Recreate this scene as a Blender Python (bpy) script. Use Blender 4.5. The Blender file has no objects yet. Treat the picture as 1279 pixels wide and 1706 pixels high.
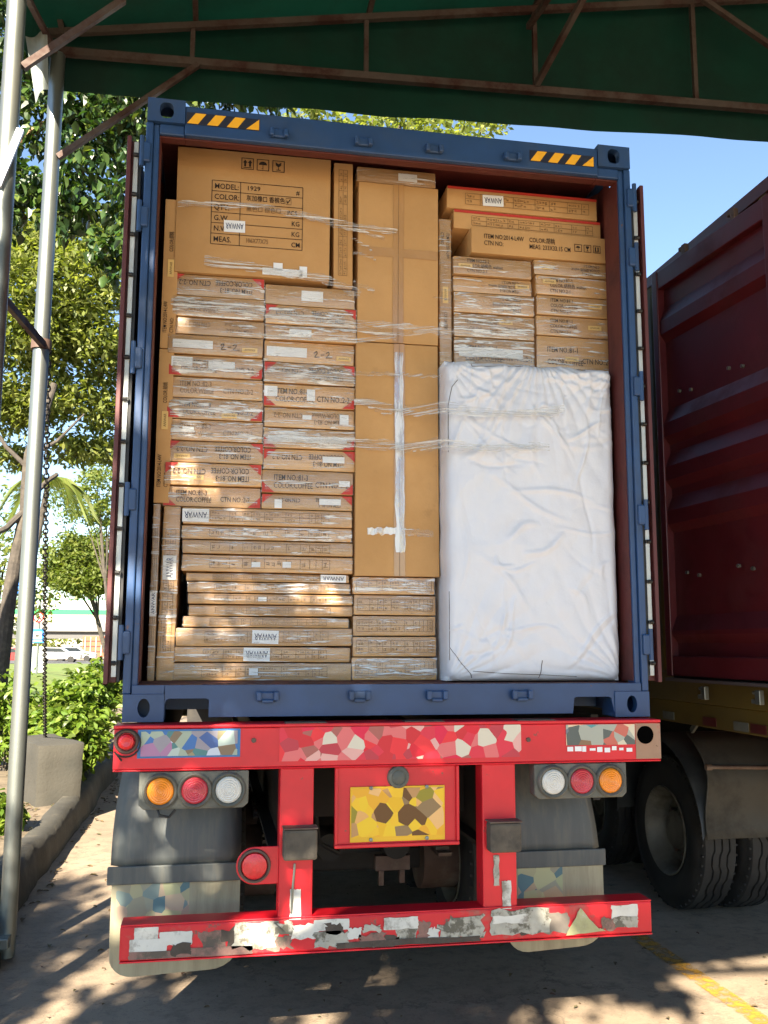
import bpy, bmesh, math, random
from mathutils import Vector, Matrix, noise, Euler

# ------------------------------------------------------------------ camera, sky, sun, exposure
sc = bpy.context.scene
COL = sc.collection
CAM = Vector((-0.8458, -4.2197, 1.7821))
YAW, PITCH, ROLL = -0.181092, 0.142204, -0.003344
FPX = 1550.0                                   # focal length in pixels of a 1279 x 1706 picture
RM = Matrix.Rotation(YAW, 3, 'Z') @ Matrix.Rotation(PITCH, 3, 'X') @ Matrix.Rotation(ROLL, 3, 'Y')
cd = bpy.data.cameras.new('camera')
cam = bpy.data.objects.new('camera', cd); COL.objects.link(cam)
cd.sensor_fit = 'VERTICAL'; cd.sensor_height = 36.0; cd.lens = 36.0 * FPX / 1706.0
cd.clip_start = 0.05; cd.clip_end = 3000
mw = Matrix((( RM[0][0], RM[0][2], -RM[0][1]), (RM[1][0], RM[1][2], -RM[1][1]), (RM[2][0], RM[2][2], -RM[2][1]))).to_4x4()
mw.translation = CAM
cam.matrix_world = mw
sc.camera = cam

SUN_AZ = Vector((-0.361, -0.932, 0)).normalized()     # towards the sun, on the ground
SUN_EL = math.radians(34)
w = bpy.data.worlds.new('World'); sc.world = w; w.use_nodes = True
nt = w.node_tree; nt.nodes.clear()
sky = nt.nodes.new('ShaderNodeTexSky'); sky.sky_type = 'NISHITA'; sky.sun_disc = False
sky.sun_elevation = SUN_EL; sky.sun_rotation = math.atan2(SUN_AZ.x, SUN_AZ.y)
sky.air_density = 1.0; sky.dust_density = 0.0; sky.ozone_density = 2.0
bg = nt.nodes.new('ShaderNodeBackground'); bg.inputs[1].default_value = 0.052
wo = nt.nodes.new('ShaderNodeOutputWorld')
nt.links.new(sky.outputs[0], bg.inputs[0]); nt.links.new(bg.outputs[0], wo.inputs[0])
sl = bpy.data.lights.new('sun', 'SUN'); sl.energy = 5.0; sl.angle = math.radians(0.5); sl.color = (1.0, 0.88, 0.70)
so = bpy.data.objects.new('sun', sl); COL.objects.link(so)
tosun = Vector((SUN_AZ.x * math.cos(SUN_EL), SUN_AZ.y * math.cos(SUN_EL), math.sin(SUN_EL)))
so.rotation_euler = tosun.to_track_quat('Z', 'Y').to_euler(); so.location = (-5, -14, 12)
vs = sc.view_settings
vs.view_transform = 'Standard'; vs.look = 'None'; vs.gamma = 1.0; vs.exposure = 2.5; vs.use_curve_mapping = False
sc.cycles.max_bounces = 6; sc.cycles.diffuse_bounces = 4; sc.cycles.glossy_bounces = 2; sc.cycles.transparent_max_bounces = 10
sc.cycles.sample_clamp_indirect = 6.0; sc.cycles.use_adaptive_sampling = True; sc.cycles.adaptive_threshold = 0.02

# ------------------------------------------------------------------ helpers
rnd = random.Random(7)
def at(px, py, X=None, Y=None, Z=None):
    """point of the place seen at a picture position, on a plane of known distance"""
    d = RM @ Vector(((px - 639.5) / FPX, 1.0, (853 - py) / FPX))
    i, v = (0, X) if X is not None else ((1, Y) if Y is not None else (2, Z))
    return CAM + d * ((v - CAM[i]) / d[i])

OFF = {}                                       # object -> world origin of its thing
def tag(o, label=None, cat=None, group=None, kind=None):
    if label: o['label'] = label
    if cat: o['category'] = cat
    if group: o['group'] = group
    if kind: o['kind'] = kind
    return o
def thing(name, loc, label, cat, group=None):
    o = bpy.data.objects.new(name, None); COL.objects.link(o); o.location = loc
    o.empty_display_size = 0.1
    OFF[o.name] = Vector(loc)
    return tag(o, label, cat, group)
def link(name, me, parent=None, mat=None):
    o = bpy.data.objects.new(name, me); COL.objects.link(o)
    if mat is not None and not me.materials: me.materials.append(mat)
    if parent is not None:
        o.parent = parent; OFF[o.name] = OFF.get(parent.name, Vector())
    return o

class MB:
    def __init__(s): s.v = []; s.f = []
    def add(s, vs_, fs_):
        b = len(s.v); s.v += [Vector(p) for p in vs_]; s.f += [tuple(b + i for i in f) for f in fs_]; return s
    def box(s, x0, x1, y0, y1, z0, z1):
        if x0 > x1: x0, x1 = x1, x0
        if y0 > y1: y0, y1 = y1, y0
        if z0 > z1: z0, z1 = z1, z0
        return s.add([(x0,y0,z0),(x1,y0,z0),(x1,y1,z0),(x0,y1,z0),(x0,y0,z1),(x1,y0,z1),(x1,y1,z1),(x0,y1,z1)],
                     [(0,3,2,1),(4,5,6,7),(0,1,5,4),(1,2,6,5),(2,3,7,6),(3,0,4,7)])
    def prism(s, poly, axis, a, b):
        """poly: 2D points; axis X -> (y,z), Y -> (x,z), Z -> (x,y)"""
        def P(p, t): return {'X': (t, p[0], p[1]), 'Y': (p[0], t, p[1]), 'Z': (p[0], p[1], t)}[axis]
        n = len(poly)
        return s.add([P(p, a) for p in poly] + [P(p, b) for p in poly],
                     [tuple(range(n))[::-1], tuple(range(n, 2*n))] + [(i, (i+1) % n, n + (i+1) % n, n + i) for i in range(n)])
    def tube(s, pts, r, n=10, caps=True):
        pts = [Vector(p) for p in pts]; rs = r if isinstance(r, (list, tuple)) else [r] * len(pts)
        rings = []
        up = None
        for i, p in enumerate(pts):
            t = (pts[min(i+1, len(pts)-1)] - pts[max(i-1, 0)]).normalized()
            if up is None: up = Vector((0,0,1)) if abs(t.z) < .9 else Vector((1,0,0))
            a = t.cross(up).normalized(); b = a.cross(t).normalized(); up = b
            rings.append([p + (a * math.cos(2*math.pi*k/n) + b * math.sin(2*math.pi*k/n)) * rs[i] for k in range(n)])
        fs = []
        for i in range(len(pts) - 1):
            for k in range(n):
                fs.append((i*n+k, i*n+(k+1) % n, (i+1)*n+(k+1) % n, (i+1)*n+k))
        if caps: fs += [tuple(range(n))[::-1], tuple(range((len(pts)-1)*n, len(pts)*n))]
        return s.add([v for rg in rings for v in rg], fs)
    def bar(s, a, b, wx, wz):
        """rectangular bar from a to b"""
        a, b = Vector(a), Vector(b); t = (b - a).normalized()
        up = Vector((0,0,1)) if abs(t.z) < .95 else Vector((0,1,0))
        u = t.cross(up).normalized() * wx * .5; v = u.cross(t).normalized() * wz * .5
        return s.add([a-u-v, a+u-v, a+u+v, a-u+v, b-u-v, b+u-v, b+u+v, b-u+v],
                     [(0,3,2,1),(4,5,6,7),(0,1,5,4),(1,2,6,5),(2,3,7,6),(3,0,4,7)])
    def lathe(s, prof, c, axis='X', n=32, zig=None, close=False):
        """prof: (axial, radius) points"""
        c = Vector(c); vs_ = []
        for k in range(n):
            a = 2*math.pi*k/n
            for j, (x, r) in enumerate(prof):
                xx = x + (zig(j, k) if zig else 0)
                p = {'X': (xx, r*math.cos(a), r*math.sin(a)), 'Y': (r*math.cos(a), xx, r*math.sin(a)), 'Z': (r*math.cos(a), r*math.sin(a), xx)}[axis]
                vs_.append(c + Vector(p))
        m = len(prof); fs = []
        for k in range(n):
            for j in range(m - 1):
                fs.append((k*m+j, k*m+j+1, ((k+1) % n)*m+j+1, ((k+1) % n)*m+j))
            if close: fs.append((k*m+m-1, k*m, ((k+1) % n)*m, ((k+1) % n)*m+m-1))
        return s.add(vs_, fs)
    def build(s, name, mat, parent=None, bevel=0, smooth=False, seg=2):
        off = OFF.get(parent.name, Vector()) if parent is not None else Vector()
        me = bpy.data.meshes.new(name)
        me.from_pydata([v - off for v in s.v], [], s.f)
        bm = bmesh.new(); bm.from_mesh(me); bmesh.ops.recalc_face_normals(bm, faces=bm.faces); bm.to_mesh(me); bm.free()
        me.update()
        o = link(name, me, parent, mat)
        if bevel:
            m = o.modifiers.new('bevel', 'BEVEL'); m.width = bevel; m.segments = seg; m.limit_method = 'ANGLE'; m.angle_limit = math.radians(35)
            m.harden_normals = False
        if smooth:
            for p in me.polygons: p.use_smooth = True
            if bevel == 0 and smooth != 'all':
                bpy_smooth(me)
        return o
def bpy_smooth(me, ang=40):
    bm = bmesh.new(); bm.from_mesh(me)
    for e in bm.edges:
        if len(e.link_faces) == 2 and e.calc_face_angle(0) > math.radians(ang): e.smooth = False
    bm.to_mesh(me); bm.free()

# ------------------------------------------------------------------ materials
def nodes(name):
    m = bpy.data.materials.new(name); m.use_nodes = True
    t = m.node_tree; t.nodes.clear()
    o = t.nodes.new('ShaderNodeOutputMaterial')
    return m, t, o
def N(t, typ, **k):
    n = t.nodes.new(typ)
    for a, b in k.items():
        if isinstance(a, str) and a.startswith('i_'): n.inputs[int(a[2:])].default_value = b
        else: setattr(n, a, b)
    return n
def ramp(t, fac, stops, interp='LINEAR'):
    r = t.nodes.new('ShaderNodeValToRGB'); r.color_ramp.interpolation = interp
    e = r.color_ramp.elements
    while len(e) < len(stops): e.new(0.5)
    for i, (p, c) in enumerate(stops):
        e[i].position = p; e[i].color = c if len(c) == 4 else (*c, 1)
    t.links.new(fac, r.inputs[0]); return r.outputs[0]
def noise_tex(t, scale, detail=4, rough=.55, vec=None, stretch=None, dist=0):
    n = t.nodes.new('ShaderNodeTexNoise'); n.inputs['Scale'].default_value = scale; n.inputs['Detail'].default_value = detail
    n.inputs['Roughness'].default_value = rough; n.inputs['Distortion'].default_value = dist
    if vec is None:
        tc = t.nodes.new('ShaderNodeTexCoord'); vec = tc.outputs['Object']
    if stretch:
        mp = t.nodes.new('ShaderNodeMapping'); mp.inputs['Scale'].default_value = stretch
        t.links.new(vec, mp.inputs[0]); vec = mp.outputs[0]
    t.links.new(vec, n.inputs['Vector']); return n.outputs[0]
def mixc(t, fac, a, b, mode='MIX'):
    m = t.nodes.new('ShaderNodeMix'); m.data_type = 'RGBA'; m.blend_type = mode
    for s, v in ((m.inputs['Factor'], fac), (m.inputs['A'], a), (m.inputs['B'], b)):
        if hasattr(v, 'links') or hasattr(v, 'is_linked'): t.links.new(v, s)
        elif isinstance(v, (int, float)): s.default_value = v
        else: s.default_value = v if len(v) == 4 else (*v, 1)
    return m.outputs['Result']
def mul(c, k): return tuple(min(1, x * k) for x in c)
def objvec(t):
    """object coordinates moved by the object's own random number, so alike pieces differ"""
    tc = t.nodes.new('ShaderNodeTexCoord'); oi = t.nodes.new('ShaderNodeObjectInfo')
    a = t.nodes.new('ShaderNodeVectorMath'); a.operation = 'SCALE'
    cb = t.nodes.new('ShaderNodeCombineXYZ')
    for i in range(3): t.links.new(oi.outputs['Random'], cb.inputs[i])
    t.links.new(cb.outputs[0], a.inputs[0]); a.inputs['Scale'].default_value = 37.0
    b = t.nodes.new('ShaderNodeVectorMath'); b.operation = 'ADD'
    t.links.new(tc.outputs['Object'], b.inputs[0]); t.links.new(a.outputs[0], b.inputs[1])
    return b.outputs[0], oi.outputs['Random']
def M(name, base, rough=.6, metal=0, var=.18, scale=6, bump=0, bscale=60, dirt=None, dscale=3, dlo=.5, dhi=.7, coat=0, stretch=None, spec=.5, trans=0, orand=0, dirt2=None, d2scale=14, d2lo=.6, d2hi=.66):
    m, t, o = nodes(name)
    p = N(t, 'ShaderNodeBsdfPrincipled')
    vec, ran = objvec(t)
    n1 = noise_tex(t, scale, 5, .6, vec, stretch)
    c = ramp(t, n1, [(.25, mul(base, 1 - var)), (.75, mul(base, 1 + var))])
    if orand:
        mr = N(t, 'ShaderNodeMapRange'); t.links.new(ran, mr.inputs[0]); mr.inputs[3].default_value = 1 - orand; mr.inputs[4].default_value = 1 + orand
        hs = N(t, 'ShaderNodeHueSaturation'); t.links.new(mr.outputs[0], hs.inputs['Value']); t.links.new(c, hs.inputs['Color']); c = hs.outputs[0]
    rgh = None
    if dirt:
        d = noise_tex(t, dscale, 8, .68, vec, stretch)
        f = ramp(t, d, [(dlo, (0,0,0)), (dhi, (1,1,1))])
        c = mixc(t, f, c, dirt)
        mr = N(t, 'ShaderNodeMapRange'); t.links.new(f, mr.inputs[0]); mr.inputs[3].default_value = rough; mr.inputs[4].default_value = min(1, rough + .25); rgh = mr.outputs[0]
    if dirt2:
        d = noise_tex(t, d2scale, 8, .7, vec)
        f = ramp(t, d, [(d2lo, (0,0,0)), (d2hi, (1,1,1))])
        c = mixc(t, f, c, dirt2)
    t.links.new(c, p.inputs['Base Color'])
    p.inputs['Roughness'].default_value = rough
    if rgh is not None: t.links.new(rgh, p.inputs['Roughness'])
    p.inputs['Metallic'].default_value = metal; p.inputs['Coat Weight'].default_value = coat; p.inputs['Coat Roughness'].default_value = .15
    p.inputs['Specular IOR Level'].default_value = spec
    if bump:
        b = N(t, 'ShaderNodeBump'); b.inputs['Strength'].default_value = bump; b.inputs['Distance'].default_value = .01
        t.links.new(noise_tex(t, bscale, 4, .6, vec), b.inputs['Height']); t.links.new(b.outputs[0], p.inputs['Normal'])
    out = p.outputs[0]
    if trans:
        tr = N(t, 'ShaderNodeBsdfTranslucent'); t.links.new(c, tr.inputs[0])
        mx = N(t, 'ShaderNodeMixShader'); mx.inputs[0].default_value = trans
        t.links.new(out, mx.inputs[1]); t.links.new(tr.outputs[0], mx.inputs[2]); out = mx.outputs[0]
    t.links.new(out, o.inputs[0])
    return m
def leaf_mat(name, cols, trans=.35, rough=.5):
    m, t, o = nodes(name)
    g = N(t, 'ShaderNodeNewGeometry')
    n = len(cols)
    c = ramp(t, g.outputs['Random Per Island'], [(i / max(1, n - 1), cc) for i, cc in enumerate(cols)])
    p = N(t, 'ShaderNodeBsdfPrincipled'); t.links.new(c, p.inputs['Base Color']); p.inputs['Roughness'].default_value = rough
    tr = N(t, 'ShaderNodeBsdfTranslucent'); cc = mixc(t, 1.0, c, (1.5, 1.6, .6), 'MULTIPLY'); t.links.new(cc, tr.inputs[0])
    mx = N(t, 'ShaderNodeMixShader'); mx.inputs[0].default_value = trans
    t.links.new(p.outputs[0], mx.inputs[1]); t.links.new(tr.outputs[0], mx.inputs[2]); t.links.new(mx.outputs[0], o.inputs[0])
    return m
def mosaic(name, cols, scale, rough=.55, seed=0.0):  # random colour cells that rebuild a privacy mosaic
    m, t, o = nodes(name)
    tc = N(t, 'ShaderNodeTexCoord'); mp = N(t, 'ShaderNodeMapping'); mp.inputs['Location'].default_value = (seed, 0, seed * .7); mp.inputs['Scale'].default_value = (1, 0, 1)
    t.links.new(tc.outputs['Object'], mp.inputs[0])
    v = N(t, 'ShaderNodeTexVoronoi'); v.inputs['Scale'].default_value = scale; t.links.new(mp.outputs[0], v.inputs['Vector'])
    s = N(t, 'ShaderNodeSeparateColor'); t.links.new(v.outputs['Color'], s.inputs[0])
    n = len(cols)
    c = ramp(t, s.outputs[0], [(i / n, cc) for i, cc in enumerate(cols)], 'CONSTANT')
    p = N(t, 'ShaderNodeBsdfPrincipled'); t.links.new(c, p.inputs['Base Color']); p.inputs['Roughness'].default_value = rough
    t.links.new(p.outputs[0], o.inputs[0]); return m
def film_mat(name, lo, hi, stretch, scale, base=.1, milk_glint=.75, col=(.86, .87, .86)):
    """clear packing film: glossy, with noise streaks painting milky creases and white glints"""
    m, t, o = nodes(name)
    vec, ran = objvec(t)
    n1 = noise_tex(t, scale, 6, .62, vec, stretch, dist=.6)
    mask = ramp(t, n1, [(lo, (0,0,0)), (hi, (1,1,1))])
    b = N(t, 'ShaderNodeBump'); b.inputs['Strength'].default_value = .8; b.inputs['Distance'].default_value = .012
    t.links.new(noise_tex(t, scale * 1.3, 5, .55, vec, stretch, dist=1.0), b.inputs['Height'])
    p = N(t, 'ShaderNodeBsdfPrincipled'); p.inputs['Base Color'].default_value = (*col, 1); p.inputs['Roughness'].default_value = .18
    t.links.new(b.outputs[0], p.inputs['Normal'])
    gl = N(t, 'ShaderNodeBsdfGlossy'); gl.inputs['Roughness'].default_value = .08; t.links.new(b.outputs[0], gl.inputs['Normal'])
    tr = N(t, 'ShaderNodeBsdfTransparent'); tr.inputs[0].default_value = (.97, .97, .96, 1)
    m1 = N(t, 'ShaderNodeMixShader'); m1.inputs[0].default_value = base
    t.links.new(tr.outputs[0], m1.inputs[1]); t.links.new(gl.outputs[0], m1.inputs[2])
    mm = N(t, 'ShaderNodeMath', operation='MULTIPLY'); mm.inputs[1].default_value = milk_glint; t.links.new(mask, mm.inputs[0])  # milky streaks: creases, plus white glints painted into the colour
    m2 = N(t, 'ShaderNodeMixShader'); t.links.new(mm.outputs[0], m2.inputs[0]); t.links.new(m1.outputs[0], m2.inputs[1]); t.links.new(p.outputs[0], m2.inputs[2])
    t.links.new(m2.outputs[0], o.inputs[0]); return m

BLUE = M('container_blue', (.017, .054, .150), .42, 0, .2, 4, .05, 30, dirt=(.032, .055, .10), dscale=2.5, dlo=.5, dhi=.8, dirt2=(.13, .055, .03), d2scale=8, d2lo=.675, d2hi=.70)
OXIDE = M('oxide_red', (.095, .016, .014), .6, 0, .2, 5, .05, 30, dirt=(.06, .018, .015), dscale=3)
DOORRED = M('door_oxide_red', (.09, .018, .018), .55, 0, .2, 4)
WOODFLOOR = M('container_floor_wood', (.16, .06, .05), .7, 0, .3, 5, .1, 40)
RED = M('trailer_red', (.62, .010, .022), .4, 0, .2, 3, .08, 25, dirt=(.30, .10, .075), dscale=2.6, dlo=.60, dhi=.80, dirt2=(.13, .07, .05), d2scale=12, d2lo=.655, d2hi=.69)
REDWORN = M('trailer_red_worn', (.58, .012, .022), .5, 0, .25, 3, .15, 20, dirt=(.25, .15, .11), dscale=3.5, dlo=.54, dhi=.68, dirt2=(.11, .09, .07), d2scale=8, d2lo=.60, d2hi=.65)
CHASSIS = M('chassis_dark', (.018, .016, .015), .75, 0, .3, 6, .1, 20, dirt=(.05, .045, .038), dscale=4)
RUST = M('rusty_steel', (.10, .06, .045), .7, 0, .3, 8, .15, 30, dirt=(.17, .14, .11), dscale=6)
RUBBER = M('tyre_rubber', (.012, .012, .012), .72, 0, .3, 9, .1, 60, dirt=(.045, .042, .036), dscale=5, dlo=.45, dhi=.8)
PADRUBBER = M('buffer_rubber', (.10, .085, .065), .85, 0, .3, 10, .2, 50, dirt=(.05, .045, .04), dscale=8)
RIM = M('rim_steel', (.13, .12, .095), .6, .2, .3, 6, .1, 30, dirt=(.05, .045, .03), dscale=4)
FENDER = M('fender_plastic', (.075, .085, .085), .55, 0, .25, 3, .05, 20, dirt=(.13, .13, .11), dscale=3, stretch=(6, 6, .7))
FENDERBLK = M('fender_black', (.02, .023, .024), .5, 0, .25, 3, dirt=(.05, .05, .045), dscale=3)
FLAP = M('mud_flap_dusty', (.34, .31, .21), .85, 0, .2, 3, .08, 20, dirt=(.22, .19, .13), dscale=4, stretch=(5, 5, .6), dlo=.45, dhi=.8, dirt2=(.42, .30, .16), d2scale=5, d2lo=.62, d2hi=.72)
FLAPGREY = M('mud_flap_grey', (.040, .039, .033), .7, 0, .2, 3, .08, 20, dirt=(.025, .024, .020), dscale=3)
LAMPBOX = M('lamp_housing', (.10, .105, .09), .7, 0, .25, 8, .1, 40, dirt=(.18, .17, .14), dscale=6)
BLACK = M('black_plastic', (.012, .012, .013), .5, 0, .1, 5)
AMBER = M('amber_lens', (.85, .26, .01), .3, 0, .12, 25, .3, 180, coat=.6)
LENSRED = M('red_lens', (.50, .03, .05), .3, 0, .12, 25, .3, 180, coat=.6)
BRIGHTRED = M('bright_red_lens', (.75, .012, .02), .3, 0, .15, 30, .4, 160, coat=.6)
LENSWHITE = M('clear_lens', (.62, .62, .58), .3, 0, .1, 25, .3, 180, coat=.6)
YELLOW = M('yellow_reflective', (.86, .42, .015), .45, 0, .08, 20)
PLATEYELLOW = M('plate_yellow', (.80, .46, .015), .45, 0, .1, 8, dirt=(.45, .28, .05), dscale=9, dlo=.6, dhi=.8)
STRIPEBLK = M('stripe_black', (.012, .014, .028), .5, 0, .1, 5)
CARD = M('cardboard', (.54, .305, .118), .78, 0, .10, 3, .06, 90, dirt=(.46, .25, .092), dscale=1.4, dlo=.45, dhi=.75, orand=.09, dirt2=(.40, .22, .085), d2scale=7, d2lo=.62, d2hi=.8)
CARDPALE = M('cardboard_glossy', (.56, .32, .125), .36, 0, .12, 3, .12, 14, dirt=(.47, .255, .095), dscale=1.8, dlo=.45, dhi=.75, coat=.7, orand=.19, dirt2=(.40, .21, .08), d2scale=6, d2lo=.6, d2hi=.8)
CARDTAPE = M('buff_tape', (.45, .25, .10), .25, 0, .08, 6, .12, 20, coat=.6)
INK = M('brown_black_ink', (.028, .018, .012), .8, 0, .25, 30)
FAINT = M('faded_brown_ink', (.20, .115, .045), .8, 0, .25, 30)
BLUEINK = M('blue_black_ink', (.03, .045, .12), .8, 0, .1, 30)
PAPER = M('white_label_paper', (.80, .82, .84), .5, 0, .05, 6, .03, 20)
YLABEL = M('yellow_label_paper', (.78, .52, .17), .5, 0, .08, 10)
REDPRINT = M('red_corner_print', (.50, .035, .02), .55, 0, .15, 10)
FILM = film_mat('clear_packing_tape', .565, .645, (2.0, 1, 30.0), 2.5, base=.13, milk_glint=.8)
FILMHEAVY = film_mat('creased_glint_tape', .505, .60, (2.4, 1, 24.0), 2.8, base=.2, milk_glint=.9)
STRAND = film_mat('stretch_film', .50, .62, (1.2, 1, 70.0), 2.2, base=.10, milk_glint=.85)
TAPECLEAR = film_mat('clear_box_tape', .40, .58, (14.0, 1, 2.0), 1.5, base=.2, milk_glint=.8)
GALV = M('galvanised_tube', (.23, .25, .235), .38, .8, .15, 6, .04, 40, dirt=(.15, .15, .13), dscale=5, stretch=(1, 1, .15))
RUSTTUBE = M('rusty_frame_tube', (.10, .078, .066), .6, .3, .3, 6, .15, 40, dirt=(.055, .024, .018), dscale=3, dlo=.42, dhi=.6)
TARP = M('green_tarpaulin', (.004, .034, .021), .5, 0, .45, 1.0, .05, 10, trans=.09, dirt=(.006, .022, .014), dscale=1.2, dlo=.45, dhi=.7, spec=.3)
TARPGREY = M('grey_tarpaulin', (.22, .25, .24), .6, 0, .2, 4, .1, 10, trans=.2)
CONC = M('rough_concrete', (.05, .046, .036), .9, 0, .3, 7, .5, 40, dirt=(.035, .034, .028), dscale=3.5, dlo=.42, dhi=.66)
KERB = M('dirty_kerb_stone', (.045, .042, .033), .9, 0, .35, 5, .5, 25, dirt=(.13, .11, .08), dscale=3, dlo=.55, dhi=.75)
SOIL = M('soil', (.15, .115, .075), .95, 0, .35, 6, .6, 30, dirt=(.08, .06, .035), dscale=5)
BARK = M('bark', (.05, .042, .034), .9, 0, .4, 12, .6, 50, dirt=(.10, .085, .065), dscale=9)
BARKWARM = M('smooth_bark', (.32, .19, .10), .8, 0, .3, 9, .3, 40)
CHAINM = M('chain_steel', (.035, .032, .028), .55, .6, .2, 20)
LEAFDARK = leaf_mat('dark_glossy_leaf', [(.012, .030, .008), (.02, .05, .012), (.03, .075, .015), (.07, .115, .02), (.02, .045, .02), (.12, .16, .03)], .3, .35)
LEAFMID = leaf_mat('mid_green_leaf', [(.10, .13, .03), (.14, .17, .04), (.18, .205, .05), (.22, .235, .065)], .45, .5)
LEAFPALE = leaf_mat('yellow_green_leaf', [(.08, .12, .02), (.12, .15, .03), (.10, .14, .025), (.15, .16, .035)], .4, .55)
LEAFBUSH = leaf_mat('shrub_leaf', [(.06, .11, .012), (.09, .16, .018), (.13, .20, .022), (.16, .21, .03), (.05, .08, .012)], .4, .42)
LITTER = leaf_mat('dry_leaf', [(.09, .06, .03), (.14, .09, .04), (.07, .07, .03), (.10, .04, .025)], .1, .8)
GRASSM = M('lawn_grass', (.10, .145, .022), .95, 0, .3, 1.5, .4, 30, dirt=(.15, .16, .03), dscale=.6)

# ------------------------------------------------------------------ ground and setting
def ground_mat():
    m, t, o = nodes('yard_concrete')
    tc = N(t, 'ShaderNodeTexCoord'); v = tc.outputs['Object']
    a = noise_tex(t, .9, 8, .65, v); b = noise_tex(t, 9, 6, .7, v); c = noise_tex(t, 60, 3, .6, v)
    col = ramp(t, a, [(.3, (.185, .140, .096)), (.5, (.255, .195, .135)), (.72, (.31, .24, .17))])
    col = mixc(t, ramp(t, b, [(.48, (0,0,0)), (.72, (1,1,1))]), col, (.15, .115, .082))
    col = mixc(t, ramp(t, c, [(.60, (0,0,0)), (.72, (.6,.6,.6))]), col, (.05, .042, .035))
    vo = N(t, 'ShaderNodeTexVoronoi', feature='DISTANCE_TO_EDGE'); vo.inputs['Scale'].default_value = .8
    dn = noise_tex(t, 3.0, 5, .6, v); av = N(t, 'ShaderNodeVectorMath', operation='ADD'); sv = N(t, 'ShaderNodeVectorMath', operation='SCALE'); sv.inputs['Scale'].default_value = .5
    cb_ = N(t, 'ShaderNodeCombineXYZ'); t.links.new(dn, cb_.inputs[0]); t.links.new(b, cb_.inputs[1]); t.links.new(cb_.outputs[0], sv.inputs[0]); t.links.new(v, av.inputs[0]); t.links.new(sv.outputs[0], av.inputs[1]); t.links.new(av.outputs[0], vo.inputs['Vector'])
    col = mixc(t, ramp(t, vo.outputs['Distance'], [(.003, (.4, .4, .4)), (.009, (0, 0, 0))]), col, (.04, .032, .026))
    oil = noise_tex(t, 1.6, 4, .5, v, dist=.5); col = mixc(t, ramp(t, oil, [(.64, (0, 0, 0)), (.74, (.6, .6, .6))]), col, (.075, .062, .05))
    p = N(t, 'ShaderNodeBsdfPrincipled'); t.links.new(col, p.inputs['Base Color']); p.inputs['Roughness'].default_value = .88
    bp = N(t, 'ShaderNodeBump'); bp.inputs['Strength'].default_value = .5; bp.inputs['Distance'].default_value = .012
    t.links.new(mixc(t, .5, b, c), bp.inputs['Height']); t.links.new(bp.outputs[0], p.inputs['Normal'])
    t.links.new(p.outputs[0], o.inputs[0]); return m
def struct(name, mb, mat, **k):
    o = mb.build(name, mat, **k); o['kind'] = 'structure'; return o
struct('ground', MB().add([(-700, -500, 0), (700, -500, 0), (700, 900, 0), (-700, 900, 0)], [(0, 1, 2, 3)]), ground_mat())
def paint_mat():
    m, t, o = nodes('worn_yellow_paint')
    f = ramp(t, noise_tex(t, 14, 8, .7), [(.40, (0,0,0)), (.60, (1,1,1))])
    p = N(t, 'ShaderNodeBsdfPrincipled'); p.inputs['Base Color'].default_value = (.40, .21, .02, 1); p.inputs['Roughness'].default_value = .8
    tr = N(t, 'ShaderNodeBsdfTransparent'); mx = N(t, 'ShaderNodeMixShader')
    t.links.new(f, mx.inputs[0]); t.links.new(tr.outputs[0], mx.inputs[1]); t.links.new(p.outputs[0], mx.inputs[2]); t.links.new(mx.outputs[0], o.inputs[0]); return m
PAINT = paint_mat()
struct('road_marking', MB().add([(1.74, -6, .004), (1.86, -6, .004), (1.87, 6, .004), (1.75, 6, .004)], [(0, 1, 2, 3)]), PAINT)
struct('road_marking', MB().add([(1.87, .02, .004), (2.9, -.02, .004), (2.9, .09, .004), (1.87, .12, .004)], [(0, 1, 2, 3)]), PAINT)

# raised planting bed behind a rough kerb
def grid_sheet(x0, x1, y0, y1, nx, ny, zf):
    mb = MB(); vs_ = [(x0 + (x1-x0)*i/nx, y0 + (y1-y0)*j/ny, zf(x0 + (x1-x0)*i/nx, y0 + (y1-y0)*j/ny)) for j in range(ny+1) for i in range(nx+1)]
    return mb.add(vs_, [(j*(nx+1)+i, j*(nx+1)+i+1, (j+1)*(nx+1)+i+1, (j+1)*(nx+1)+i) for j in range(ny) for i in range(nx)])
def bedz(x, y): return .20 + .05 * noise.noise((x*.6, y*.6, 1)) + .03 * noise.noise((x*2.5, y*2.5, 4))
struct('planting_bed', grid_sheet(-30, -2.2, -12, 22, 110, 130, bedz), SOIL, smooth='all')
kb = MB()
ys = [-12 + i * .14 for i in range(int(34/.14))]
for j, y in enumerate(ys):
    h = .27 + .055 * noise.noise((0, y*.8, 3)) + .02 * noise.noise((0, y*4, 9))
    xo = -2.09 + .05 * noise.noise((7, y*.7, 3)) + .02 * noise.noise((7, y*3.5, 1))
    kb.v += [Vector((xo + .02, y, -.02)), Vector((xo, y, h*.6)), Vector((xo - .035, y, h)), Vector((xo - .17, y, h + .01)), Vector((xo - .30, y, h*.55))]
for j in range(len(ys)-1):
    for k in range(4): kb.f.append((j*5+k, j*5+k+1, (j+1)*5+k+1, (j+1)*5+k))
struct('kerb', kb, KERB, smooth='all')
struct('lawn', grid_sheet(-60, 4, 20, 76, 60, 40, lambda x, y: .22 + .12 * noise.noise((x*.1, y*.1, 2)) + (.35 if x < -7 else 0) * max(0, 1 - abs(y-34)/14)), GRASSM, smooth='all')

# ------------------------------------------------------------------ the blue container
Z0, HC, HW = 1.45, 2.896, 1.219
FLOOR = 1.612
ct = thing('shipping_container', (0, 6, Z0), 'open blue shipping container packed full of cartons on the red trailer', 'container')
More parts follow.
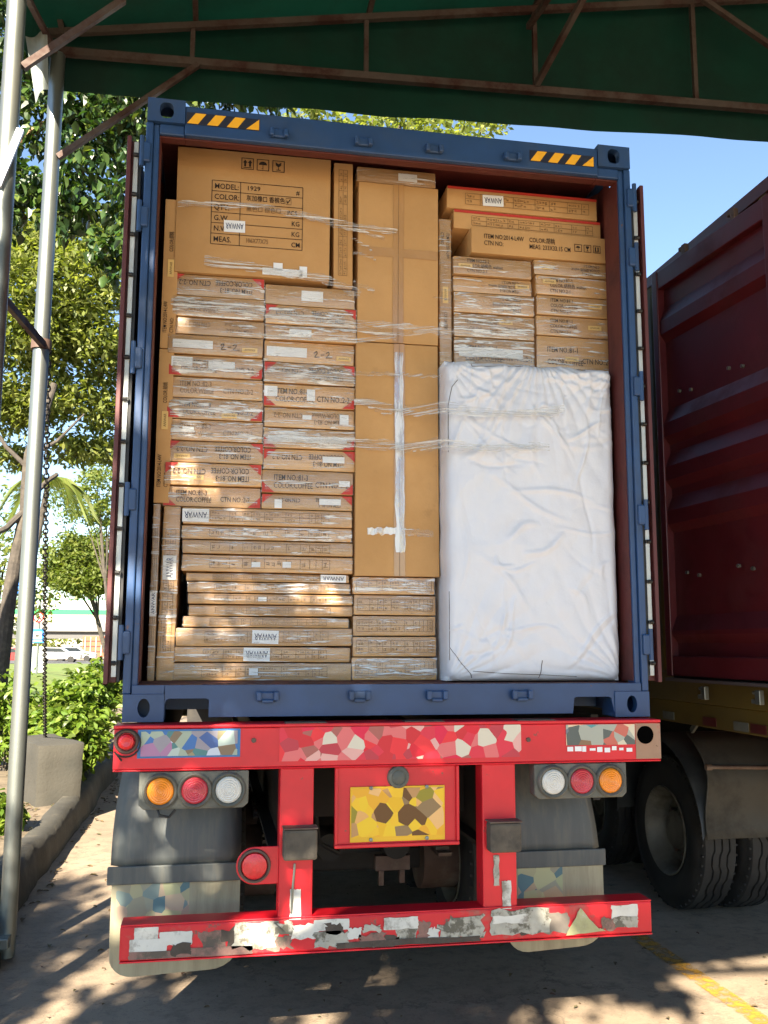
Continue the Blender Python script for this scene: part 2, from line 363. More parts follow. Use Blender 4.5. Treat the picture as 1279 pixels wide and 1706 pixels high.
# corner castings with oval holes
def casting(sx, top):
    zc0 = Z0 + HC - .118 if top else Z0
    x0, x1 = (-HW, -HW + .178) if sx < 0 else (HW - .178, HW)
    mb = MB(); y0, y1 = -.006, .15
    hx = (x0 + x1) / 2 + (.004 if sx < 0 else -.004); hz = zc0 + .06; n = 20
    a_, b_ = (.033, .040) if top else (.026, .040)
    outer, inner = [], []
    for k in range(n):
        an = 2*math.pi*(k + .5)/n; c, s_ = math.cos(an), math.sin(an)
        q = 1 / max(abs(c) / .5, abs(s_) / .5)
        outer.append((hx + c*q*(x1-x0), hz + s_*q*.118))
        e = 2.0 if not top else 2.6
        inner.append((hx + a_ * math.copysign(abs(c)**(2/e), c), hz + b_ * math.copysign(abs(s_)**(2/e), s_)))
    outer = [(min(max(p[0], x0), x1), min(max(p[1], zc0), zc0 + .118)) for p in outer]
    vs_ = [(p[0], y0, p[1]) for p in outer] + [(p[0], y0, p[1]) for p in inner] + [(p[0], y0 + .045, p[1]) for p in inner]
    fs = []
    for k in range(n):
        k2 = (k+1) % n
        fs += [(k, k2, n+k2, n+k), (n+k, n+k2, 2*n+k2, 2*n+k)]
    mb.add(vs_, fs)
    # shell sides, open-backed pocket
    o_ = len(mb.v)
    mb.add([(p[0], y0, p[1]) for p in outer] + [(p[0], y1, p[1]) for p in outer], [(k, (k+1) % n, n + (k+1) % n, n + k) for k in range(n)])
    if not top: mb.add([(x0+.004, y1, zc0+.004), (x1-.004, y1, zc0+.004), (x1-.004, y1, zc0+.114), (x0+.004, y1, zc0+.114)], [(0, 1, 2, 3)])
    else: mb.add([(hx, y1, zc0), (x1, y1, zc0), (x1, y1, zc0+.118), (hx + .02, y1, zc0+.118)], [(0, 1, 2, 3)])
    o = mb.build('corner_casting', BLUE, ct, smooth=False); 
    return o
for sx in (-1, 1):
    for tp in (0, 1): casting(sx, tp)
# posts
zb, zt = Z0 + .118, Z0 + HC - .118
for s in (-1, 1):
    MB().box(s*HW, s*(HW-.034), 0.004, .10, zb, zt).box(s*(HW-.034), s*(HW-.062), .018, .10, zb + .002, zt - .002).build('corner_post', BLUE, ct, bevel=.006)
    MB().box(s*(HW-.0635), s*(HW-.0660), .03, .16, zb + .05, zt - .05).build('post_liner', OXIDE, ct)
    for zz in (Z0 + .34, Z0 + .97, Z0 + 1.62, Z0 + 2.30, Z0 + 2.62):
        lug = MB().box(s*(HW-.026), s*(HW+.024), -.012, .045, zz - .05, zz + .05)
        lo = lug.build('hinge_lug', BLUE, ct, bevel=.008)
        MB().tube([(s*(HW+.014), -.006, zz - .075), (s*(HW+.014), -.006, zz + .075)], .011, 12).build('hinge_pin', BLUE, lo, smooth=True)
# header and sill
hx0 = HW - .178
MB().box(-hx0, hx0, 0.0, .034, Z0 + HC - .170, Z0 + HC - .022).box(-HW + .062, -hx0, .012, .034, Z0 + HC - .170, Z0 + HC - .118).box(hx0, HW - .062, .012, .034, Z0 + HC - .170, Z0 + HC - .118).build('door_header', BLUE, ct, bevel=.006)
MB().box(-hx0, hx0, .036, .092, Z0 + HC - .174, Z0 + HC - .04).box(-HW + .06, -hx0, .036, .092, Z0 + HC - .174, Z0 + HC - .122).box(hx0, HW - .06, .036, .092, Z0 + HC - .174, Z0 + HC - .122).build('header_liner', OXIDE, ct, bevel=.004)
zs0, zs1 = Z0 + .022, Z0 + .157
fp = ((-1.045, -.850), (.842, 1.036))
sill = [(-hx0, zs0), (-1.054, zs0), (-1.032, Z0 + .092), (-1.020, Z0 + .098), (-.862, Z0 + .098), (-.850, Z0 + .092), (-.850, zs0 - .004),
        (.832, zs0 - .004), (.840, Z0 + .088), (.852, Z0 + .094), (1.012, Z0 + .094), (1.024, Z0 + .088), (1.038, zs0), (hx0, zs0), (hx0, zs1), (-hx0, zs1)]
MB().prism(sill, 'Y', 0.0, .03).box(-HW + .04, -hx0, .002, .03, Z0 + .118, zs1).box(hx0, HW - .04, .002, .03, Z0 + .118, zs1).build('door_sill', BLUE, ct, bevel=.003)
MB().box(-HW + .05, HW - .05, .032, .30, Z0 + .125, FLOOR - .004).build('threshold', OXIDE, ct, bevel=.003)
for x in (-.596, -.185, .171, .576):          # cam keepers on sill and header
    k = MB().box(x - .045, x + .045, -.020, -.001, 1.533, 1.577).box(x - .050, x - .026, -.042, -.018, 1.538, 1.580).box(x + .026, x + .050, -.042, -.018, 1.538, 1.580).box(x - .026, x + .026, -.036, -.020, 1.528, 1.545)
    k.build('cam_keeper', BLUE, ct, bevel=.006)
    z = 4.226
    MB().box(x - .045, x + .045, -.018, -.001, z - .022, z + .020).box(x - .045, x - .024, -.04, -.016, z - .026, z + .014).box(x + .022, x + .045, -.04, -.016, z - .026, z + .014).build('cam_keeper', BLUE, ct, bevel=.006)
for i, (xa, xb, zc) in enumerate(((-1.035, -.690, 4.262), (.672, 1.018, 4.248))):
    z0_, z1_ = zc - .030, zc + .030
    hs = MB().box(xa, xb, -.0022, -.0005, z0_, z1_).build('hazard_stripe', STRIPEBLK, ct)
    wd = (xb - xa) / 3.72
    for k in range(4):
        a = xa + k * wd + .004
        q = [(a, z0_ + .003), (a + wd*.55, z0_ + .003), (a + wd*.95, z1_ - .003), (a + wd*.42, z1_ - .003)]
        if k == 3: q = [(a, z0_ + .003), (xb - .002, z0_ + .003), (xb - .002, z1_ - .003)]
        MB().prism(q, 'Y', -.0042, -.003).build('yellow_bar', YELLOW, hs)
# walls (corrugated), roof, floor, end wall
def corrugated(x_in, s, y0, y1, z0_, z1_, pitch=.278, depth=.034):
    mb = MB(); pts = []
    y = y0; ph = 0
    while y < y1:
        for dy, d in ((0, 0), (.070, 0), (.138, depth), (.210, depth)):
            if y + dy <= y1: pts.append((y + dy, d))
        y += pitch
    n = len(pts)
    vs_ = [(x_in + s*d, yy, z) for z in (z0_, z1_) for yy, d in pts] + [(x_in + s*(d + .004), yy, z) for z in (z0_, z1_) for yy, d in pts]
    fs = [(i, i+1, n+i+1, n+i) for i in range(n-1)]
    return mb, vs_, fs, n
for s in (-1, 1):
    mb, vs_, fs, n = corrugated(s*(HW - .045), s, .17, 12.1, FLOOR - .1, Z0 + HC - .06)
    a = MB().add(vs_[:2*n], fs).build('wall_lining', OXIDE, ct)
    b = MB().add(vs_[2*n:], fs).box(s*(HW-.05), s*HW, .16, 12.19, Z0 + .01, Z0 + .13).build('side_wall', BLUE, ct)
    MB().box(s*(HW-.05), s*HW, .16, 12.19, Z0 + HC - .06, Z0 + HC - .01).build('top_rail', BLUE, ct)
MB().box(-HW + .05, HW - .05, .20, 12.19, Z0 + HC - .045, Z0 + HC - .03).build('roof', OXIDE, ct)
MB().box(-HW + .05, HW - .05, .302, 12.19, FLOOR - .03, FLOOR).build('floor_boards', WOODFLOOR, ct)
MB().box(-HW + .05, HW - .05, 12.14, 12.18, Z0 + .1, Z0 + HC - .05).build('end_wall', OXIDE, ct)
for yb in [0.5 + i*.6 for i in range(19)]: MB().box(-HW + .06, HW - .06, yb, yb + .05, Z0 + .02, Z0 + .126).build('cross_member', BLUE, ct)
# doors folded back flat along both sides
GASKET = M('pale_gasket_strip', (.50, .52, .50), .45, .3, .15, 8)
for s in (-1, 1):
    xi, xo = s*(HW + .034), s*(HW + .080)
    leaf = MB().box(xi, xo, .075, 1.19, Z0 + .165, Z0 + HC - .185).build('door', DOORRED, ct, bevel=.004)
    MB().box(s*(HW + .066), s*(HW + .086), .034, .074, Z0 + .160, Z0 + HC - .180).build('door_edge', DOORRED, leaf, bevel=.003)
    MB().box(s*(HW + .034), s*(HW + .056), .052, .074, Z0 + .19, Z0 + HC - .20).build('gasket_strip', GASKET, leaf, bevel=.002)
    MB().box(s*(HW + .020), s*(HW + .032), .06, .09, Z0 + .17, Z0 + HC - .19).build('rubber_seal', BLACK, leaf)
    for k in range(13):
        zz = Z0 + .25 + k * (HC - .52) / 12
        MB().tube([(s*(HW + .038), .044, zz), (s*(HW + .056), .044, zz)], .010, 8).box(s*(HW+.030), s*(HW+.048), .040, .052, zz - .008, zz + .008).build('bolt', BLACK, leaf)
    for zr in (.18, .95, 1.7, 2.5):
        MB().tube([(s*(HW + .10), .55, Z0 + zr), (s*(HW + .10), .55, Z0 + zr + .2)], .017, 8).build('lock_rod', GALV, leaf)

# ------------------------------------------------------------------ cartons
_tx = {}
def glyphs(s):
    if s not in _tx:
        cu = bpy.data.curves.new('t', 'FONT'); cu.body = s; cu.size = 1; cu.resolution_u = 2; cu.offset = .007
        ob = bpy.data.objects.new('t', cu); COL.objects.link(ob)
        dg = bpy.context.evaluated_depsgraph_get()
        me = bpy.data.meshes.new_from_object(ob.evaluated_get(dg))
        vs_ = [(v.co.x, v.co.y) for v in me.vertices]; fs = [tuple(p.vertices) for p in me.polygons]
        bpy.data.objects.remove(ob); bpy.data.curves.remove(cu); bpy.data.meshes.remove(me)
        x1 = max((v[0] for v in vs_), default=1)
        _tx[s] = (vs_, fs, x1)
    return _tx[s]
class Print:
    """flat print on a front face w x h (x right, z up, face at y=0); rot in quarter turns about the face centre"""
    def __init__(s, w_, h_, rot=0): s.w, s.h, s.rot = w_, h_, rot; s.m = {}
    def size(s): return (s.w, s.h) if s.rot % 2 == 0 else (s.h, s.w)
    def P(s, x, z, d):
        W_, H_ = s.size(); x -= W_/2; z -= H_/2
        for _ in range(s.rot % 4): x, z = -z, x
        return (x, -d, z + s.h/2)
    def mb(s, key): return s.m.setdefault(key, MB())
    def text(s, body, x, z, ht, key='print', d=.0024, sq=.8, width=None):
        vs_, fs, wmax = glyphs(body); k = ht / .73; kx = k * sq
        if width: kx = width / wmax
        s.mb(key).add([s.P(x + a*kx, z + b*k, d) for a, b in vs_], fs)
        return wmax * kx
    def rect(s, x0, z0, x1, z1, key='print', d=.0024):
        s.mb(key).add([s.P(x0, z0, d), s.P(x1, z0, d), s.P(x1, z1, d), s.P(x0, z1, d)], [(0, 1, 2, 3)])
    def poly(s, pts, key, d=.0024):
        s.mb(key).add([s.P(x, z, d) for x, z in pts], [tuple(range(len(pts)))])
    def line(s, x0, z0, x1, z1, t=.002, key='print', d=.0024):
        a = Vector((x1-x0, z1-z0)); L = a.length or 1; nx, nz = -a.y/L*t/2, a.x/L*t/2
        s.poly([(x0-nx, z0-nz), (x1-nx, z1-nz), (x1+nx, z1+nz), (x0+nx, z0+nz)], key, d)
    def mark(s, x, z, hgt, r, key='print'):
        """an illegible small character: a few strokes"""
        for _ in range(r.randint(3, 5)):
            if r.random() < .6:
                zz = z + r.random()*hgt; s.rect(x + r.uniform(0, .2)*hgt, zz, x + r.uniform(.6, .95)*hgt, zz + hgt*.13, key)
            else:
                xx = x + r.random()*hgt*.85; s.rect(xx, z + r.uniform(0, .3)*hgt, xx + hgt*.13, z + r.uniform(.7, 1)*hgt, key)
    def table(s, x0, z0, x1, z1, r, cols, rows=2, key='faint'):
        t = .0022
        for i in range(rows + 1):
            z = z0 + (z1-z0)*i/rows; s.rect(x0, z - t/2, x1, z + t/2, key)
        cuts = [x0]
        for c in cols: cuts.append(cuts[-1] + c * (x1-x0) / sum(cols))
        for c in cuts: s.rect(c - t/2, z0, c + t/2, z1, key)
        ch = (z1-z0)/rows*.5
        for i in range(rows):
            for a, b in zip(cuts, cuts[1:]):
                x = a + .006
                n = max(1, int((b-a-.01)/(ch*1.05)*r.uniform(.5, 1)))
                for _ in range(n):
                    if x + ch > b - .003: break
                    s.mark(x, z0 + (z1-z0)*i/rows + ch*.45, ch, r, key); x += ch*1.1
    def anwar(s, cx, cz, w_, h_, tilt=0, flip=True):
        """white paper shipping mark; flip = stuck on upside down on the face"""
        c, sn = math.cos(tilt), math.sin(tilt)
        R = lambda x, z: (cx + x*c - z*sn, cz + x*sn + z*c)
        s.poly([R(-w_/2, -h_/2), R(w_/2, -h_/2), R(w_/2, h_/2), R(-w_/2, h_/2)], 'label', .0040)
        vs_, fs, wmax = glyphs('ANWAR'); k = h_*.52/.73; kx = w_*.84/wmax; sg = -1 if flip else 1
        s.mb('labelink').add([s.P(*R(sg*(a*kx - w_*.42), sg*(b*k - h_*.26)), .0052) for a, b in vs_], fs)
    def build(s, root):
        spec = {'print': ('printing', INK), 'faint': ('printing', FAINT), 'red': ('red_corner', REDPRINT), 'label': ('paper_label', PAPER), 'labelink': ('label_lettering', BLUEINK), 'ylabel': ('yellow_label', YLABEL), 'tape': ('tape_strip', CARDTAPE)}
        done = {}
        for key in ('print', 'faint', 'red', 'label', 'ylabel', 'labelink', 'tape'):
            if key not in s.m: continue
            nm, mt = spec[key]; par = done.get('label', root) if key == 'labelink' else root
            for f in ([None] if key in ('print', 'faint', 'labelink') else s.m[key].f):
                me = bpy.data.meshes.new(nm)
                if f is None: me.from_pydata(s.m[key].v, [], s.m[key].f)
                else: me.from_pydata([s.m[key].v[i] for i in f], [], [tuple(range(len(f)))])
                me.update(); done[key] = link(nm, me, par, mt)

def carton_mesh(w_, h_, d_, r, bulge=.003, film=False):
    """box with rounded, slightly crushed edges and a gently uneven front"""
    bm = bmesh.new()
    bmesh.ops.create_cube(bm, size=1)
    for v in bm.verts: v.co = Vector((v.co.x*w_, (v.co.y + .5)*d_, (v.co.z + .5)*h_))
    for v in bm.verts:
        v.co.x += r.uniform(-.003, .001)*(1 if v.co.x > 0 else -1); v.co.z += (r.uniform(-.003, 0) if v.co.z > h_/2 else r.uniform(0, .0015)); v.co.y += r.uniform(0, .004) if v.co.y < d_/2 else 0
    bmesh.ops.bevel(bm, geom=bm.edges[:], offset=.006 if film else .004, segments=2, affect='EDGES', profile=.6)
    me = bpy.data.meshes.new('body'); bm.to_mesh(me); bm.free()
    for p in me.polygons: p.use_smooth = True
    bpy_smooth(me, 50)
    return me
def film_mesh(w_, h_, r, sag=.004):
    nx = max(8, int(w_/.03)); nz = max(5, int(h_/.02)); sd = r.uniform(0, 100)
    vs_ = []
    for j in range(nz+1):
        for i in range(nx+1):
            u, v = i/nx, j/nz; x = (u-.5)*(w_+.004); z = v*(h_-.004) + .002
            e = min(u, 1-u, v, 1-v); y = -.0065 - sag*max(0, noise.noise((x*9+sd, z*30, sd)))*min(1, e*8)
            if e == 0: y = .004
            vs_.append((x, y, z))
    me = bpy.data.meshes.new('packing_film')
    me.from_pydata(vs_, [], [(j*(nx+1)+i, j*(nx+1)+i+1, (j+1)*(nx+1)+i+1, (j+1)*(nx+1)+i) for j in range(nz) for i in range(nx)])
    for p in me.polygons: p.use_smooth = True
    return me
def rect(TL, BR, Y):
    a, b = at(*TL, Y=Y), at(*BR, Y=Y); return [a.x, b.x, b.z, a.z]
def carton(name, rc, Y, label, group=None, depth=.9, rot=0, film=None, mat=None, roty=0.0, deco=None):
    x0, x1, z0, z1 = rc; w_, h_ = x1-x0, z1-z0
    r = random.Random(hash_(label))
    root = thing(name, ((x0+x1)/2, Y, z0), label, 'carton', group)
    root.rotation_euler = (0, roty or r.uniform(-.0035, .0035), r.uniform(-.006, .006))
    body = link('body', carton_mesh(w_, h_, depth, r, film=bool(film)), root, mat or (CARDPALE if film else CARD))
    pr = Print(w_, h_, rot)
    if deco: deco(pr, r)
    pr.build(root)
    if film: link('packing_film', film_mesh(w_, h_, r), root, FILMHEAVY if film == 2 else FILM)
    return root
def hash_(s):
    h = 5381
    for c in s: h = (h*33 + ord(c)) & 0xffffffff
    return h
def stack(rects, bottom, gap=.0015):
    for i in range(len(rects) - 1):
        b = (rects[i][2] + rects[i+1][3]) / 2
        rects[i][2] = b + gap; rects[i+1][3] = b - gap
    rects[-1][2] = bottom
    return rects
ORD = ['topmost', 'second down', 'third down', 'fourth down', 'fifth down', 'sixth down', 'seventh down', 'eighth down', 'ninth down', 'tenth down', 'eleventh down', 'lowest']

def ylab(p, x, z, w_=.075, h_=.024):
    p.rect(x, z, x + w_, z + h_, 'ylabel', .0040)
    q = h_*.45
    p.text('ANWAR', x + w_*.14, z + h_*.28, q, 'faint', .0052, width=w_*.72)
def corners(p, tri=.055):
    W_, H_ = p.size(); t = min(tri, H_*.62)
    p.poly([(.003, .003), (t*1.15, .003), (.003, t)], 'red'); p.poly([(W_-.003, .003), (W_-.003, t), (W_-t*1.15, .003)], 'red')
def deco_item(item='81-3', color='COFFEE', ctn='2-2', tri=True, key='print', white=(), yl=None, hand=False, lines=2):
    def f(p, r):
        W_, H_ = p.size(); hh = min(.030, H_*.25)
        if tri: corners(p)
        if lines == 3:
            x = W_*.17
            p.text('ITEM NO.' + item, x, H_*.68, H_*.18, key, sq=.8); p.text('COLOR:' + color, x, H_*.41, H_*.18, key, sq=.8); p.text('CTN NO.' + ctn, x, H_*.14, H_*.18, key, sq=.8)
        elif lines == 2:
            p.text('ITEM NO.:' + item, W_*.13, H_*.56, hh, key, sq=.68); p.text('COLOR:' + color, W_*.13, H_*.22, hh, key, sq=.68); p.text('CTN NO.:' + ctn, W_*.58, H_*.28, hh, key, sq=.72)
        for (u, v, uw, vh) in white: p.rect(u*W_, v*H_, (u+uw)*W_, (v+vh)*H_, 'label', .0034)
        if hand:
            x, z = W_*.55, H_*.38
            for (a, b, c, d) in ((0, .5, .25, .75), (.25, .75, .3, .5), (.3, .5, .05, .05), (.05, .05, .5, .1), (.62, .35, .95, .38), (1.1, .55, 1.35, .75), (1.35, .75, 1.4, .5), (1.4, .5, 1.1, .05), (1.1, .05, 1.7, .1)):
                p.line(x + a*.055, z + b*.045 - .01, x + c*.055, z + d*.045 - .01, .0042)
        if yl: ylab(p, yl[0]*W_, yl[1]*H_)
    return f
def deco_table(anw=None, u0=.16, u1=.86, flip=True, white=(), rows=2, aw=.125):
    def f(p, r):
        W_, H_ = p.size()
        p.table(u0*W_, H_*.22, u1*W_, H_*.80, r, [3, 2, 1.4, 2, 3.4, 2.2, 1.5, 1, 1, 1.2], rows)
        for (u, v, uw, vh) in white: p.rect(u*W_, v*H_, (u+uw)*W_, (v+vh)*H_, 'label', .0034)
        if anw is not None: p.anwar(anw*W_, H_*.5, aw, min(.062, H_*.86), r.uniform(-.03, .03), flip)
    return f

YF = .28
GL = 'flat cartons of the left stack'
L1 = [((286,453),(440,500)),((286,489),(440,536)),((285,524),(440,560)),((280,559),(437,596)),((281,590),(437,633)),((279,624),(437,669)),((278,659),(437,705)),((278,694),(437,741)),((278,729),(438,777)),((275,766),(435,815)),((272,805),(434,851))]
L2 = [((442,472),(591,518)),((442,504),(593,550)),((442,538),(593,571)),((440,568),(590,613)),((440,597.5),(591,646)),((439,635),(591,685)),((440,674),(591,718)),((439,709),(591,752)),((439,744.5),(592,788)),((436,780),(588,827)),((436,820),(587,859))]
LW = [((304.5,844),(586,882)),((303,871.6),(586,905)),((304,897),(587.6,927)),((303,923),(588,955)),((310,953.5),(582.5,971)),((312.4,968),(584,989)),((312.4,988.5),(588,1009)),((313.5,1006),(588.7,1028)),((304,1026),(582,1045)),((293,1047),(586,1076)),((290,1078),(584,1103)),((287,1105),(585,1131))]
LN = [((588.5,960.5),(724,989)),((590.5,993),(726,1023.5)),((589,1027.6),(726,1058)),((587.6,1062),(726,1093.4)),((586.4,1096),(727.5,1130))]
RA = [((755,425),(885,465.6)),((756,457.5),(887,492)),((757,486),(890,526.6)),((757,520.5),(891,568.5)),((757,559),(890,602))]
RB = [((890,431),(1020.6,461.6)),((892.6,461.6),(1023.5,496)),((894,494),(1023.5,528.7)),((894,528),(1023.5,562.4)),((894,561),(1023.5,603))]
ys_ = random.Random(3)
# wide thin cartons at the bottom left
rw = stack([rect(a, b, YF) for a, b in LW], FLOOR + .002)
aw = {0: .075, 4: .90, 9: .50, 10: .46}
dw = ['white name label at left end', 'faint print', 'bare left end', 'pale tape scraps mid', 'white name label at right end', 'crumpled film', 'set back under crumpled one', 'half-worn print', 'dark gap at its left', 'white label mid, upper of two', 'white label mid, lower of two', 'clear tape at ends']
for i, rc in enumerate(rw):
    wh = [(.40, .3, .05, .3), (.58, .3, .05, .34)] if i == 3 else ([(.42, .3, .05, .4)] if i in (6, 11) else ())
    carton('carton', rc, YF + ys_.uniform(-.008, .014) + (.02 if 4 <= i <= 8 else 0), 'wide thin carton, %s in the bottom left pile, %s' % (ORD[i], dw[i]), 'wide thin cartons of the bottom left pile',
           depth=1.1, film=2 if i in (5, 1) else 1, deco=deco_table(aw.get(i), white=wh, rows=1 if i in (1, 2, 3, 5, 6) else 2), rot=0)
wtop = rw[0][3]
# two columns of flat cartons above
r1 = stack([rect(a, b, YF) for a, b in L1], wtop + .002)
r2 = stack([rect(a, b, YF) for a, b in L2], wtop + .002)
S1 = [dict(rot=2, d=deco_item('81-3', 'COFFEE', '2-2')), dict(rot=0, film=2, d=deco_item('82-3', 'Walnut', '2-2', False, 'faint')), dict(rot=2, d=deco_item('82-2', 'Walnut', '2-2', False, 'faint')),
      dict(rot=0, d=deco_item(tri=False, lines=0, white=[(.05, .28, .42, .42)], hand=True, yl=(.78, .22))), dict(rot=0, film=2, d=deco_item('81-3', 'COFFEE', '2-2', white=[(.03, .45, .22, .45), (.42, .42, .28, .34)])),
      dict(rot=0, d=deco_item('82-3', 'Walnut', '2-2', False, 'faint')), dict(rot=0, film=2, d=deco_item('81-3', 'COFFEE', '2-2', yl=(.57, .10))), dict(rot=0, film=2, d=deco_item('82-3', 'Walnut', '2-3', False, 'faint', white=[(.16, .44, .12, .2)])),
      dict(rot=2, d=deco_item('81-3', 'COFFEE', '2-2', yl=(.76, .62))), dict(rot=2, d=deco_item('81-3', 'COFFEE', '2-2', yl=(.60, .55))), dict(rot=0, d=deco_item('81-3', 'COFFEE', '2-2'))]
S2 = [dict(rot=0, d=deco_item(tri=False, lines=0, white=[(.40, .25, .24, .52)])), dict(rot=2, film=2, d=deco_item('81-3', 'COFFEE', '2-2')), dict(rot=0, film=2, d=deco_item(tri=False, lines=0, white=[(.26, .22, .24, .5)])),
      dict(rot=0, d=deco_item(tri=False, lines=0, white=[(.03, .25, .44, .46)], hand=True, yl=(.80, .2))), dict(rot=2, film=2, d=deco_item('81-3', 'COFFEE', '2-2')), dict(rot=0, d=deco_item('81-3', 'COFFEE', '2-2', white=[(.01, .42, .14, .45), (.47, .3, .09, .5)])),
      dict(rot=2, d=deco_item('82-3', 'Walnut', '2-2', False, 'faint', white=[(.48, .35, .1, .22), (.07, .25, .1, .5)])), dict(rot=0, film=2, d=deco_item('', '', '2-2', white=[(.05, .3, .86, .3)], lines=0)), dict(rot=2, d=deco_item('81-3', 'COFFEE', '2-2', white=[(.12, .30, .24, .3)])),
      dict(rot=0, d=deco_item('81-3', 'COFFEE', '2-2', white=[(.84, .35, .12, .25)])), dict(rot=2, d=deco_item('81-3', 'COFFEE', '2-2', white=[(.13, .24, .24, .4), (.78, .36, .08, .56)]))]
D1 = ['red top corners, upside-down print', 'crumpled shiny film', 'pale upside-down print', 'white label and handwritten 2-2', 'red lower corners, white scraps', 'faint walnut print', 'red lower corners, yellow label', 'faint print, white scrap', 'red top corners, yellow label', 'red top corners', 'red lower corners, coffee print']
D2 = ['small white label', 'red top corners under film', 'band of white film', 'white label and handwritten 2-2', 'upside-down print, creased film', 'red lower corners, black print', 'pale upside-down print', 'wide white tape band', 'red top corners, white label', 'red lower corners, clear print', 'red top corners, two labels']
for col, rs, S, D in (('left', r1, S1, D1), ('right', r2, S2, D2)):
    for i, rc in enumerate(rs):
        sp = S[i]
        carton('carton', rc, YF + ys_.uniform(-.010, .012), 'flat carton, %s in the %s stack, %s' % (ORD[i] if i < 10 else 'lowest', 'far left' if col == 'left' else 'second', D[i]), GL, depth=1.0, film=sp.get('film', 1), rot=sp['rot'], deco=sp['d'])
top1, top2 = r1[0][3], r2[0][3]
# the big carton with the printed table
def deco_model(p, r):
    W_, H_ = p.size()
    x0, x1, z0, z1 = W_*.225, W_*.815, H_*.235, H_*.745
    t = .003; rows = 6; xm = x0 + (x1-x0)*.31
    for i in range(rows+1):
        z = z0 + (z1-z0)*i/rows; p.rect(x0, z-t/2, x1, z+t/2)
    for x in (x0, xm, x1): p.rect(x-t/2, z0, x+t/2, z1)
    rh = (z1-z0)/rows; th = rh*.52
    L = [('MODEL:', '1929', '#'), ('COLOR:', '灰加橡□ 香槟色☑', ''), ('QTY:', '黑色□ 棕色□', 'PCS'), ('G.W.', '', 'KG'), ('N.W.', '', 'KG'), ('MEAS.', '106X77X75', 'CM')]
    for i, (a, b, c) in enumerate(L):
        z = z1 - rh*(i+1) + rh*.24
        p.text(a, x0 + .012, z, th, sq=.85)
        if b: p.text(b, xm + .03, z + (.006 if i else .004), th*.85, 'print' if i < 2 else 'faint', width=(x1-xm)*(.22 if i == 0 else (.72 if i == 1 else (.55 if i == 2 else .36))))
        if c: p.text(c, x1 - .022*len(c) - .012, z, th*.9, sq=.85)
    # handling marks: arrows up, umbrella, glass
    s = .062
    for k, fx in enumerate((.41, .51, .612)):
        x, z = W_*fx, H_*.855; q = .0035
        for (a, b, c, d) in ((0,0,s,q), (0,s-q,s,s), (0,0,q,s), (s-q,0,s,s)): p.rect(x+a, z+b, x+c, z+d)
        if k == 0:
            for e in (.30, .70):
                p.rect(x + s*e - .005, z + s*.26, x + s*e + .005, z + s*.66); p.poly([(x + s*e - .012, z + s*.58), (x + s*e + .012, z + s*.58), (x + s*e, z + s*.84)], 'print')
            p.rect(x + s*.16, z + s*.13, x + s*.84, z + s*.20)
        elif k == 1:
            p.poly([(x + s*.5 + s*.34*math.cos(a*math.pi/10), z + s*.5 + s*.30*math.sin(a*math.pi/10)) for a in range(11)], 'print')
            p.rect(x + s*.48, z + s*.16, x + s*.52, z + s*.5); p.rect(x + s*.38, z + s*.14, x + s*.52, z + s*.19)
        else:
            p.poly([(x + s*.26, z + s*.86), (x + s*.28, z + s*.58), (x + s*.5, z + s*.42), (x + s*.72, z + s*.58), (x + s*.74, z + s*.86), (x + s*.5, z + s*.70)], 'print')
            p.rect(x + s*.475, z + s*.2, x + s*.525, z + s*.45); p.rect(x + s*.32, z + s*.14, x + s*.68, z + s*.21)
    p.anwar(W_*.375, H_*.385, .105, .062, .02, True)
    for (u, v, uw, vh) in ((.56, .02, .26, .055), (.63, .06, .06, .06), (.80, .015, .05, .09)): p.rect(u*W_, v*H_, (u+uw)*W_, (v+vh)*H_, 'label', .0034)
rA = rect((297, 242), (549, 478), YF - .01); rA[2] = max(top1, top2) + .003
A_root = carton('large_carton', rA, YF - .01, 'large square carton printed with a table and handling marks, upper left', depth=.77, deco=deco_model)
rB = rect((557.5, 270), (587, 485), YF); rB[0] = max(rB[0], rA[1] + .004); rB[2] = top2 + .003
carton('narrow_carton', rB, YF, 'narrow upright carton with printed table beside the large square one', depth=.8, rot=1, deco=lambda p, r: p.table(p.size()[0]*.10, p.size()[1]*.3, p.size()[0]*.94, p.size()[1]*.75, r, [3, 2, 1.4, 2, 3.4, 2.2, 1.5, 1, 1], 2))
# upright cartons along the left wall
def deco_c1(p, r):
    W_, H_ = p.size(); hh = H_*.26
    p.text('ITEM NO:2014-L4W', W_*.10, H_*.58, hh, sq=.7); p.text('CTN NO:', W_*.10, H_*.14, hh, sq=.7); p.text('COLOR:胡桃', W_*.64, H_*.36, hh, sq=.7)
    ylab(p, W_*.47, H_*.25, .09, .03)
rC3 = rect((240, 838), (256, 1134), YF); rC3[2] = FLOOR + .002
rC4 = rect((272, 842), (285, 1134), YF); rC4[0] = rC3[1] + .006; rC4[1] = rC4[0] + .080; rC4[2] = FLOOR + .003
rC2 = rect((250, 579), (270.5, 837), YF); rC1 = rect((258, 329), (278, 577), YF)
for rc in (rC1, rC2): rc[0] = max(rc[0], -1.138)
rC3[0] = max(rC3[0], -1.138); rC2[2] = rC3[3] + .003; rC1[2] = rC2[3] + .003
for rc in (rC1, rC2): rc[1] = rc[0] + .074
carton('narrow_carton', rC1, YF, 'tall narrow carton standing on another along the left wall, upper one', depth=.9, rot=1, deco=deco_c1)
carton('narrow_carton', rC2, YF, 'tall narrow carton along the left wall, middle one with sideways lettering', depth=.9, rot=1, deco=deco_c1)
carton('narrow_carton', rC3, YF, 'tall film-wrapped carton at lower left wall with sideways white label', depth=.9, rot=1, film=1, deco=deco_table(.43, flip=False, aw=.12))
